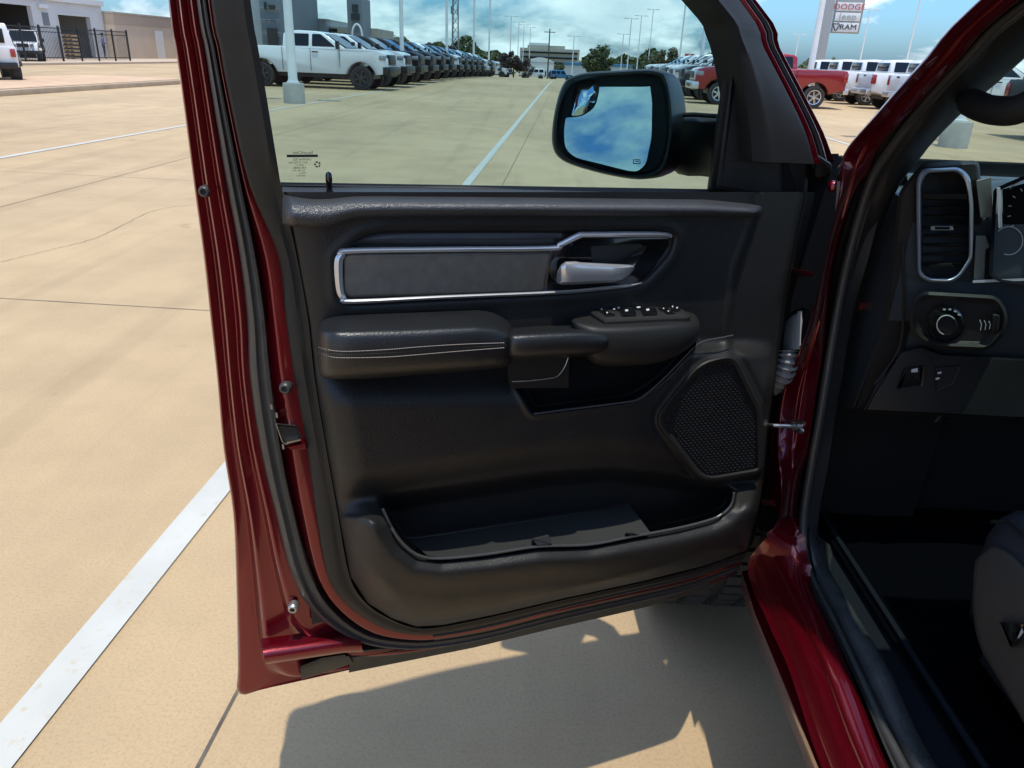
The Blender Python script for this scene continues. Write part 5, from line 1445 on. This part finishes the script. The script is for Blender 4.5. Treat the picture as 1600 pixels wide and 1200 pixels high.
# rear pillar of the front door and rear door, behind the camera
b = MB(); b.loft([[(.55, .30, .50), (.53, .30, 1.27), (.64, .24, 1.90)], [(.55, .10, .50), (.53, .10, 1.27), (.64, .06, 1.90)]]); b.loft([[(.55, .30, .50), (.53, .30, 1.27), (.64, .24, 1.90)], [(.66, .30, .52), (.66, .30, 1.27), (.72, .24, 1.87)]]); bod(b, 'centre_pillar', M['red'])
b = MB(); rings = [[(.50, y, .45), (.465, y, .75), (.47, y, 1.05), (.52, y, 1.28)] for y in (.09, -1.1)]; b.loft(rings); bod(b, 'rear_door', M['red'])
b = MB(); b.add([(.53, .07, 1.28), (.53, -1.05, 1.28), (.645, -.95, 1.85), (.645, .04, 1.85)], [(0, 1, 2, 3)]); bod(b, 'rear_door_glass', M['vglass'], False)
# windscreen
wA = [np.array(q) for q in (YP(1440, 255, 1.75), (.70, .84, 1.80), (2.20, .84, 1.80), (2.25, 1.80, 1.27))]
wA[0] = np.array([.70, 1.78, 1.27])
b = MB(); b.add(wA + [p + np.array([0, .003, .004]) for p in wA], [(0, 1, 2, 3), (7, 6, 5, 4), (0, 1, 5, 4), (1, 2, 6, 5), (2, 3, 7, 6), (3, 0, 4, 7)]); bod(b, 'windscreen', M['wglass'], False)
b = MB(); b.tube([(2.24, 1.50, 1.27), (2.20, .72, 1.82)], .05, 8); bod(b, 'far_pillar', M['plastic2'])
# bonnet, cowl, wings
b = MB(); rings = []
for y, z, hw in ((1.80, 1.19, .74), (1.95, 1.18, .74), (2.4, 1.15, .74), (3.0, 1.09, .73), (3.35, 1.03, .70), (3.42, .93, .68)):
    rings.append([(1.48 + hw * s + .03 * (y - 1.8), y, z - .04 * max(0, y - 2.2) + .03 * (1 - s * s) - .05 * max(0, abs(s) - .85) / .15) for s in np.linspace(-1, 1, 17)])
b.loft(rings); bod(b, 'bonnet', M['red'])
b = MB(); rings = []
prof = [(1.44, .50), (1.44, .62), (1.46, 1.18)]
ys_ = np.linspace(1.47, 3.36, 24)
for y in ys_:
    d_ = max(0, 1 - ((y - 1.985) / .52) ** 2); zb_ = .52 + .42 * math.sqrt(d_)
    k_ = .045 * max(0, y - 1.5); zt_ = 1.05 - .06 * max(0, y - 2.2)
    rings.append([(.60 + k_, y, zb_), (.575 + k_, y, max(.72, zb_ + .02)), (.555 + k_, y, max(.84, zb_ + .03)), (.575 + k_, y, max(.93, zb_ + .04)), (.68 + k_, y, zt_), (.76 + k_, y, zt_ + .02)])
b.loft(rings); b.loft([[(p[0], p[1], p[2]) for p in rings[0]], [(.615, 1.47, p[2]) for p in rings[0]]]); bod(b, 'front_wing', M['red'])
b = MB(); b.box((1.45, 1.70, 1.225), (1.5, .2, .02)); bod(b, 'cowl', M['vblack'], False)
b = MB(); b.box((1.45, 2.4, .72), (1.3, 1.7, .5)); bod(b, 'engine_bay', M['vblack'], False)
b = MB(); b.box((1.45, 3.42, .72), (1.7, .16, .42)); bod(b, 'front_bumper', M['chrome'], False, bevel=.04)
b = MB(); b.loft([[(.62, 1.52, .42), (.62, 1.50, .85)], [(.95, 1.52, .42), (.95, 1.50, .85)]]); bod(b, 'wheel_arch_liner', M['vblack'])
b = MB(); b.box((1.45, .3, .40), (1.5, 3.4, .10)); bod(b, 'underbody', M['vblack'], False)
# front wheel with blocky tread
def front_wheel(cx, cy, r, wd):
    b = MB().lathe([(r * .62, -wd / 2 * .9), (r * .86, -wd / 2), (r * .95, -wd * .46), (r * .965, -wd * .3), (r * .965, wd * .3), (r * .95, wd * .46), (r * .86, wd / 2), (r * .62, wd / 2 * .9)], (cx, cy, r), 'x', 40, True)
    for k in range(56):
        a = k * 2 * math.pi / 56
        for lx, ww, sk in ((-.40, .22, 0), (-.15, .2, .5), (.12, .2, 0), (.38, .22, .5)):
            aa = a + sk * 2 * math.pi / 56; rot = Matrix.Rotation(aa, 3, 'X'); c = rot @ Vector((0, 0, r * .975))
            b.box((cx + lx * wd, cy + c[1], r + c[2]), (ww * wd * .88, r * .082, r * .05), rot)
    t = b.build('front_wheel', M['tyre'], TR, True, sharp=30)
    b = MB().lathe([(r * .64, -wd * .48), (r * .60, -wd * .44), (r * .55, -wd * .3), (.05, -wd * .34)], (cx, cy, r), 'x', 30)
    b.build('rim', M['blackwheel'], t, True)
front_wheel(.565, 1.985, .42, .30)
front_wheel(2.3, 2.03, .42, .29)
front_wheel(.70, -1.35 - .2, .42, .29)

# ---- dashboard
def ypoly(name, poly, prof, m, y0, parent=None, sharp=40, cap=True):
    """outline on a plane across the cab; prof = (inset px, y offset towards the seats)"""
    b = MB().loft([[YP(p[0], p[1], y0 - o) for p in inset_poly(poly, i)] for i, o in prof], True, False, cap)
    return b.build(name, m, parent or TR, True, sharp=sharp)
YD = 1.34
# dash body: top pad and left face
b = MB(); rings = []
for x in np.linspace(.705, 2.3, 26):
    br = .03 * math.exp(-((x - 1.05) / .22) ** 2)
    rings.append([(x, 1.76, 1.255), (x, 1.60, 1.275 + br), (x, 1.46, 1.285 + br * 1.6), (x, 1.39, 1.275 + br * 1.6), (x, 1.365, 1.25), (x, 1.365, 1.10), (x, 1.37, 1.02), (x, 1.40, .92), (x, 1.46, .84), (x, 1.60, .80), (x, 1.75, .80)])
b.loft(rings); b.add(rings[0], [tuple(range(11))]); dash = bod(b, 'dashboard', M['dash'], sharp=60)
b = MB(); b.loft([[(x, 1.60, 1.281), (x, 1.62, 1.302), (x, 1.68, 1.300), (x, 1.72, 1.268)] for x in (.80, 1.55)]); bod(b, 'defroster_cover', M['dash'], parent=dash)
b = MB(); b.loft([[(x, 1.735, 1.262), (x, 1.745, 1.282), (x, 1.77, 1.285), (x, 1.79, 1.262)] for x in (.72, 2.25)]); bod(b, 'dash_edge', M['rubber'], parent=dash)
# dash end cover
ypoly('dash_end', corner_poly([(1404, 300), (1440, 255), (1530, 250), (1545, 440), (1440, 470), (1420, 540), (1350, 640), (1330, 640), (1375, 520), (1392, 420)], 12), [(0, -.06), (0, .0), (6, .008)], M['dash_b'], 1.375, dash)
# air vent
VO = corner_poly([(1432, 280), (1440, 264), (1500, 261), (1516, 275), (1521, 320), (1520, 405), (1500, 434), (1485, 442), (1450, 441), (1434, 430), (1432, 330)], [8, 8, 10, 10, 10, 10, 8, 8, 8, 8, 6])
VI = corner_poly([(1441, 288), (1449, 271), (1496, 269), (1506, 282), (1511, 304), (1513, 322), (1513, 402), (1497, 427), (1483, 434), (1453, 433), (1441, 424)], [6, 6, 8, 8, 4, 6, 8, 6, 6, 6, 6])
def ring_solid(name, outer, inner, y0, h, m, parent):
    n = 96
    O, I = resample(list(outer) + [outer[0]], n + 1)[:-1], resample(list(inner) + [inner[0]], n + 1)[:-1]
    k = min(range(n), key=lambda s: np.sum((np.roll(I, -s, 0) - O) ** 2)); I = np.roll(I, -k, 0); Mi = (O + I) / 2
    b = MB().loft([[YP(*p, y0 + .02) for p in O], [YP(*p, y0) for p in O], [YP(*p, y0 - h * .7) for p in lerp(O, Mi, .4)], [YP(*p, y0 - h) for p in lerp(O, Mi, .9)], [YP(*p, y0 - h * .8) for p in lerp(Mi, I, .5)], [YP(*p, y0) for p in I], [YP(*p, y0 + .03) for p in I]], True)
    return b.build(name, m, parent, True, sharp=50)
vent = ypoly('air_vent', VI, [(0, .010), (1, -.045)], M['dark'], YD, dash)
vent.parent = dash
ring_solid('vent_bezel', VO, VI, YD, .010, mat('blue_grey_chrome', (.42, .47, .55), .3, .5), dash)
for k in range(7):
    y = 322 + k * 14.5
    b = MB(); b.loft([[YP(x, y, 1.352), YP(x, y + 2, 1.335), YP(x, y + 4.5, 1.338), YP(x, y + 5, 1.356)] for x in (1443, 1511)], True, True, True); bod(b, 'vent_slat', M['plastic'], parent=dash)
b = MB(); b.loft([[YP(x, 302, 1.35), YP(x, 303, 1.328), YP(x, 311, 1.332), YP(x, 313, 1.352)] for x in (1443, 1511)], True, True, True); bod(b, 'vent_cross_bar', M['plastic'], parent=dash)
ypoly('vent_tab', corner_poly([(1454, 353), (1489, 353), (1490, 360), (1454, 360)], 2), [(0, .0), (0, .016), (1, .018)], M['chrome'], YD, dash)
ypoly('vent_tab_centre', corner_poly([(1461, 354.5), (1484, 354.5), (1484, 358.5), (1461, 358.5)], 1), [(0, .017), (0, .0188)], M['gloss'], YD, dash)
ypoly('vent_wheel', corner_poly([(1451, 413), (1487, 411), (1489, 418), (1451, 420)], 2), [(0, .0), (0, .010), (1, .012)], M['plastic2'], YD, dash)
# lit grey panel beside the vent, instrument hood and cluster
ypoly('column_side_panel', corner_poly([(1525, 282), (1549, 276), (1551, 338), (1532, 340)], 2), [(0, -.02), (0, .002), (1, .003)], mat('grey_green_trim', (.12, .135, .125), .5), 1.345, dash)
ypoly('column_side_panel', corner_poly([(1525, 368), (1540, 368), (1547, 386), (1540, 390), (1538, 438), (1521, 443)], 2), [(0, -.02), (0, .002), (1, .003)], bpy.data.materials['grey_green_trim'], 1.345, dash)
ypoly('instrument_hood', corner_poly([(1552, 296), (1568, 288), (1680, 240), (1700, 460), (1560, 440), (1545, 430)], 6), [(0, -.02), (0, .012), (4, .010), (6, -.028)], M['carpet'], 1.34, dash, cap=False)
ypoly('cluster_trim', corner_poly([(1557, 293), (1563, 293), (1566, 355), (1560, 357)], 1), [(0, .0), (0, .022), (.6, .023)], M['grey_plug'], 1.34, dash)
ypoly('instrument_face', [(1566, 296), (1690, 262), (1690, 440), (1570, 420)], [(0, -.028), (1, -.028)], mat('black_gauge_face', (.003, .003, .003), .6, spec=.1), 1.34, dash)
for cx, cy, rr in ((1618, 332, 55), (1576, 376, 22)):
    b = MB().tube([YP(cx + rr * math.cos(a), cy + rr * math.sin(a), 1.364) for a in np.linspace(-2.4, 1.9, 24)], .0010, 5); bod(b, 'gauge_ring', M['grey_plug'], parent=dash)
for k in range(9):
    a = math.radians(150 + k * 22); x, y = 1618 + 44 * math.cos(a), 332 + 44 * math.sin(a)
    b = MB().tube([YP(x, y, 1.364), YP(1618 + 39 * math.cos(a), 332 + 39 * math.sin(a), 1.364)], .0008, 4); bod(b, 'gauge_tick', M['white_p'], parent=dash)
ypoly('dash_bright_strip', [(1520, 438), (1620, 434), (1620, 438), (1520, 442)], [(0, -.01), (0, .004)], M['grey_plug'], 1.335, dash)
# head lamp switch module
SWO = corner_poly([(1425, 470), (1440, 455), (1560, 462), (1576, 490), (1572, 520), (1545, 548), (1460, 545), (1432, 530), (1420, 505)], 14)
ypoly('light_switch_module', SWO, [(0, -.03), (0, .012), (5, .018), (9, .012), (14, .006)], M['dash_b'], 1.335, dash)
def disc(cx, cy, r, y0, prof, name, m, n=28):
    b = MB().loft([[YP(cx + r * s * math.cos(a), cy + r * s * math.sin(a), y0 - h) for a in np.linspace(0, 2 * math.pi, n, endpoint=False)] for s, h in prof], True, False, True)
    return b.build(name, m, dash, True, sharp=40)
disc(1478, 507, 28, 1.325, [(1.1, -.01), (1.1, .0), (1.0, .004), (.8, .005)], 'light_switch_base', M['gloss'])
disc(1479, 508, 17, 1.322, [(1.0, -.01), (1.0, .016), (.92, .019), (.86, .019), (.82, .016)], 'light_knob', M['plastic'])
b = MB().tube([YP(1479 + 15.2 * math.cos(a), 508 + 15.2 * math.sin(a), 1.3025) for a in np.linspace(1.9, 5.6, 22)], .0009, 6); bod(b, 'knob_ring', M['grey_plug'], parent=dash)
for k, a in enumerate((-1.75, -1.4, -1.05, -.72)):
    x, y = 1480 + 25 * math.cos(a), 508 + 25 * math.sin(a)
    ypoly('switch_symbol', [(x - 2.2, y - 1.2), (x + 2.2, y - 1), (x + 2, y + 1.3), (x - 2, y + 1.2)], [(0, .0), (0, .0006)], M['white_p'], 1.3195, dash)
for k in range(3):
    x = 1531 + k * 7
    b = MB().tube([YP(x, 500 + k, 1.317), YP(x + 2.5, 507, 1.3165), YP(x + 1, 516 - k, 1.317)], .0007, 5); bod(b, 'dimmer_mark', M['white_p'], parent=dash)
ypoly('dimmer_wheel', corner_poly([(1551, 490), (1563, 492), (1560, 518), (1550, 522)], 4), [(0, -.005), (0, .010), (2, .012)], M['plastic2'], 1.325, dash)
# lower knee panel with brake switch
KN = corner_poly([(1408, 548), (1440, 540), (1470, 552), (1620, 560), (1660, 660), (1350, 645), (1362, 620)], 8)
ypoly('knee_panel', KN, [(0, -.08), (0, .0), (3, .006), (5, .007)], M['plastic'], 1.36, dash)
ypoly('brake_switch', corner_poly([(1412, 575), (1445, 570), (1442, 605), (1400, 610)], 4), [(0, .0), (0, .010), (3, .008), (6, .012)], M['plastic'], 1.36, dash)
ypoly('switch_symbol', [(1424, 577), (1434, 575), (1434, 581), (1424, 582)], [(0, .011), (0, .0128)], M['white_p'], 1.36, dash)
ypoly('pedal_switch', corner_poly([(1460, 573), (1502, 570), (1490, 600), (1462, 612)], 4), [(0, .0), (0, .009), (3, .006)], M['plastic'], 1.36, dash)
for x, y in ((1468, 583), (1465, 592)):
    ypoly('switch_symbol', [(x - 3, y - 1.5), (x + 3, y - 2.5), (x + 3, y + .5), (x - 3, y + 1.6)], [(0, .008), (0, .0098)], M['white_p'], 1.36, dash)
for pts in ([(1368, 600), (1405, 545), (1412, 470), (1410, 380)], [(1352, 640), (1398, 560), (1432, 545)], [(1462, 660), (1500, 610), (1522, 560)]):
    b = MB().tube([YP(x, y, 1.362) for x, y in smooth_poly(pts, 6, False)], .003, 6); bod(b, 'panel_edge', M['dash_b'], parent=dash)
# pedals
b = MB(); b.box((1.19, 1.64, .62), (.12, .03, .085), Matrix.Rotation(.5, 3, 'X')); b.tube([(1.19, 1.66, .64), (1.19, 1.78, .95)], .012, 6); bod(b, 'brake_pedal', M['rubber_g'])

# floor mat
b = MB(); rings = []
for y, z in ((1.88, .72), (1.78, .62), (1.66, .55), (1.4, .535), (1.0, .532), (.8, .532)):
    rings.append([(x, y + .02 * math.sin(9 * x), z + .006 * math.sin(14 * x + y * 7) ** 2) for x in np.linspace(.72, 1.28, 15)])
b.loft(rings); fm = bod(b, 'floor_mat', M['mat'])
bod(MB().tube([(x, y, .545) for x, y in ((.735, .82), (.735, 1.4), (.74, 1.62))], .006, 6), 'mat_edge', M['carpet'])
# ---- driver seat
b = MB(); rings = []
for y, w_, zt in ((1.06, .20, .80), (1.05, .23, .845), (1.0, .245, .875), (.9, .25, .880), (.7, .25, .865), (.45, .24, .845)):
    cx_ = 1.035
    rings.append([(cx_ + s * w_, y, z) for s, z in ((-1, zt - .20), (-1.06, zt - .12), (-1.07, zt - .04), (-1.02, zt - .005), (-.92, zt + .012), (-.8, zt), (-.6, zt - .03), (0, zt - .035), (.6, zt - .03), (.8, zt), (.95, zt + .01), (1.06, zt - .05), (1.02, zt - .20))])
b.loft(rings, False, True, True)
seat = bod(b, 'driver_seat', M['seat'], sharp=60)
bod(MB().tube([(1.035 - 1.045 * .25, y, z + .001) for y, z in ((1.03, .845), (1.0, .866), (.9, .872), (.7, .858), (.45, .838))], .003, 6), 'seat_piping', M['armpad'], parent=seat)
b = MB(); rings = []
for s in np.linspace(0, 1, 9):
    y, z, d_ = lerp(.50, .25, s), lerp(.84, 1.55, s), lerp(.14, .08, s)
    rings.append([(1.035 + q * .24, y + d_ * (1 - abs(q) ** 3 * .2) * .2, z) for q in np.linspace(-1, 1, 9)] + [(1.035 + q * .23, y - d_, z) for q in np.linspace(1, -1, 9)])
b.loft(rings, True, True, True); bod(b, 'seat_back', M['seat'], parent=seat)
# side shield with lever
SH = [(1522, 880), (1528, 870), (1560, 845), (1620, 900), (1700, 1010), (1700, 1230), (1640, 1200), (1560, 1060), (1528, 1010), (1519, 950)]
b = MB(); xs = .765
b.loft([[XP(p[0], p[1], xs + .06) for p in round_poly(SH)], [XP(p[0], p[1], xs + .008) for p in round_poly(SH)], [XP(p[0], p[1], xs) for p in inset_poly(round_poly(SH), 3)], [XP(p[0], p[1], xs - .003) for p in inset_poly(round_poly(SH), 6)]], True, False, True)
bod(b, 'seat_side_shield', M['seat_p'], parent=seat)
for poly, m_ in (([(1562, 972), (1600, 975), (1596, 985), (1585, 1010), (1578, 1012)], 'gloss'), ([(1558, 975), (1566, 974), (1582, 1004), (1578, 1012)], 'seat_p'), ([(1588, 985), (1597, 980), (1600, 988), (1592, 998), (1586, 996)], 'grey_plug')):
    b = MB().loft([[XP(x, y, .762) for x, y in poly], [XP(x, y, .745) for x, y in inset_poly(poly, 1)]], True, False, True); bod(b, 'seat_lever', M[m_], parent=seat)
b = MB(); b.box((1.09, .75, .62), (.46, .62, .18)); bod(b, 'seat_base', M['dark'], False, parent=seat)
# ---- hinge area: check strap, wiring boot, hinges
bod(MB().tube([XP(1185, 664, .505), XP(1210, 665, .52), XP(1242, 666, .56)], .0045, 8), 'check_strap', M['steel'])
bod(MB().tube(smooth_poly([XP(1228, 659, .548), XP(1240, 658, .552), XP(1256, 660, .556), XP(1255, 664, .556), XP(1246, 664, .556), XP(1246, 670, .556), XP(1254, 672, .556), XP(1252, 676, .556), XP(1240, 672, .552)], 3, False), .003, 6), 'check_strap_bracket', M['steel'])
bod(MB().lathe([(.0065, -.006), (.0065, .004), (.003, .006)], XP(1249, 667, .552), 'x', 12, True), 'check_strap_pin', M['steel'])
pth = smooth_poly([XP(1232, 548, .53), XP(1231, 562, .53), XP(1227, 578, .53), XP(1219, 592, .53), XP(1208, 602, .53)], 8, False)
bod(MB().tube(pth, [.017 + .004 * (1 if k % 4 < 2 else -1) for k in range(len(pth))], 14), 'wiring_boot', M['boot'], sharp=80)
for q, m_, nm in (([(1226, 505), (1238, 492), (1252, 488), (1254, 500), (1250, 545), (1232, 549), (1222, 548)], 'grey_plug', 'wiring_connector'), ([(1246, 486), (1253, 486), (1251, 540), (1242, 545)], 'white_p', 'connector_lock'), ([(1236, 488), (1254, 480), (1264, 484), (1262, 540), (1240, 552), (1236, 548)], 'vblack', 'connector_frame')):
    xx = {'grey_plug': .535, 'white_p': .533, 'vblack': .552}[m_]
    b = MB().loft([[XP(x, y, xx + .03) for x, y in q], [XP(x, y, xx) for x, y in q], [XP(x, y, xx - .003) for x, y in inset_poly(q, 1.5)]], True, False, True); bod(b, nm, M[m_])
for cy_ in (425, 786):
    q = [(1238, cy_ - 6), (1262, cy_ - 2), (1272, cy_ + 2), (1270, cy_ + 8), (1238, cy_ + 7)] if cy_ < 500 else [(1190, cy_ - 6), (1210, cy_ - 3), (1212, cy_ + 4), (1190, cy_ + 3)]
    b = MB().loft([[XP(x, y, .56) for x, y in q], [XP(x, y, .515) for x, y in q], [XP(x, y, .512) for x, y in inset_poly(q, 1)]], True, False, True); bod(b, 'hinge', M['red'])
p = XP(1303, 291, .55); bod(MB().lathe([(.010, .0), (.010, -.006), (.006, -.010), (.0005, -.011)], p, 'x', 14), 'pillar_bolt', M['red'])
# added black sheet standing in for shade in the gap behind the door
b = MB(); b.loft([[YP(1185, y, 1.475), YP(1310 - .06 * (y - 250), y, 1.475)] for y in (240, 450, 600, 700, 830)]); bod(b, 'jamb_shade', M['carpet'])
# steering wheel and column
b = MB().lathe([(.185 + .017 * math.cos(a), .017 * math.sin(a)) for a in np.linspace(0, 2 * math.pi, 11)], (0, 0, 0), 'z', 32)
for a in (0, math.pi, -math.pi / 2): b.tube([(.05 * math.cos(a), .05 * math.sin(a), -.02), (.18 * math.cos(a), .18 * math.sin(a), 0)], .016, 8)
b.lathe([(.07, -.03), (.075, .0), (.05, .02), (.001, .024)], (0, 0, 0), 'z', 20)
o = b.build('steering_wheel', M['armpad'], TR, True); o.data.transform(Matrix.Translation((1.13, 1.02, 1.12)) @ Matrix.Rotation(math.radians(63), 4, 'X'))
bod(MB().tube([(1.13, 1.03, 1.11), (1.13, 1.40, .98)], .05, 12), 'steering_column', M['plastic2'])
for x0, x1 in ((.80, 1.35), (1.5, 2.1)):  # unseen visors added to keep windscreen sun off the cab floor
    b = MB(); b.box(((x0 + x1) / 2, .90, 1.735), (x1 - x0, .24, .02), Matrix.Rotation(-.42, 3, 'X')); bod(b, 'added_sun_visor', bpy.data.materials['grey_headliner'], False, bevel=.006)
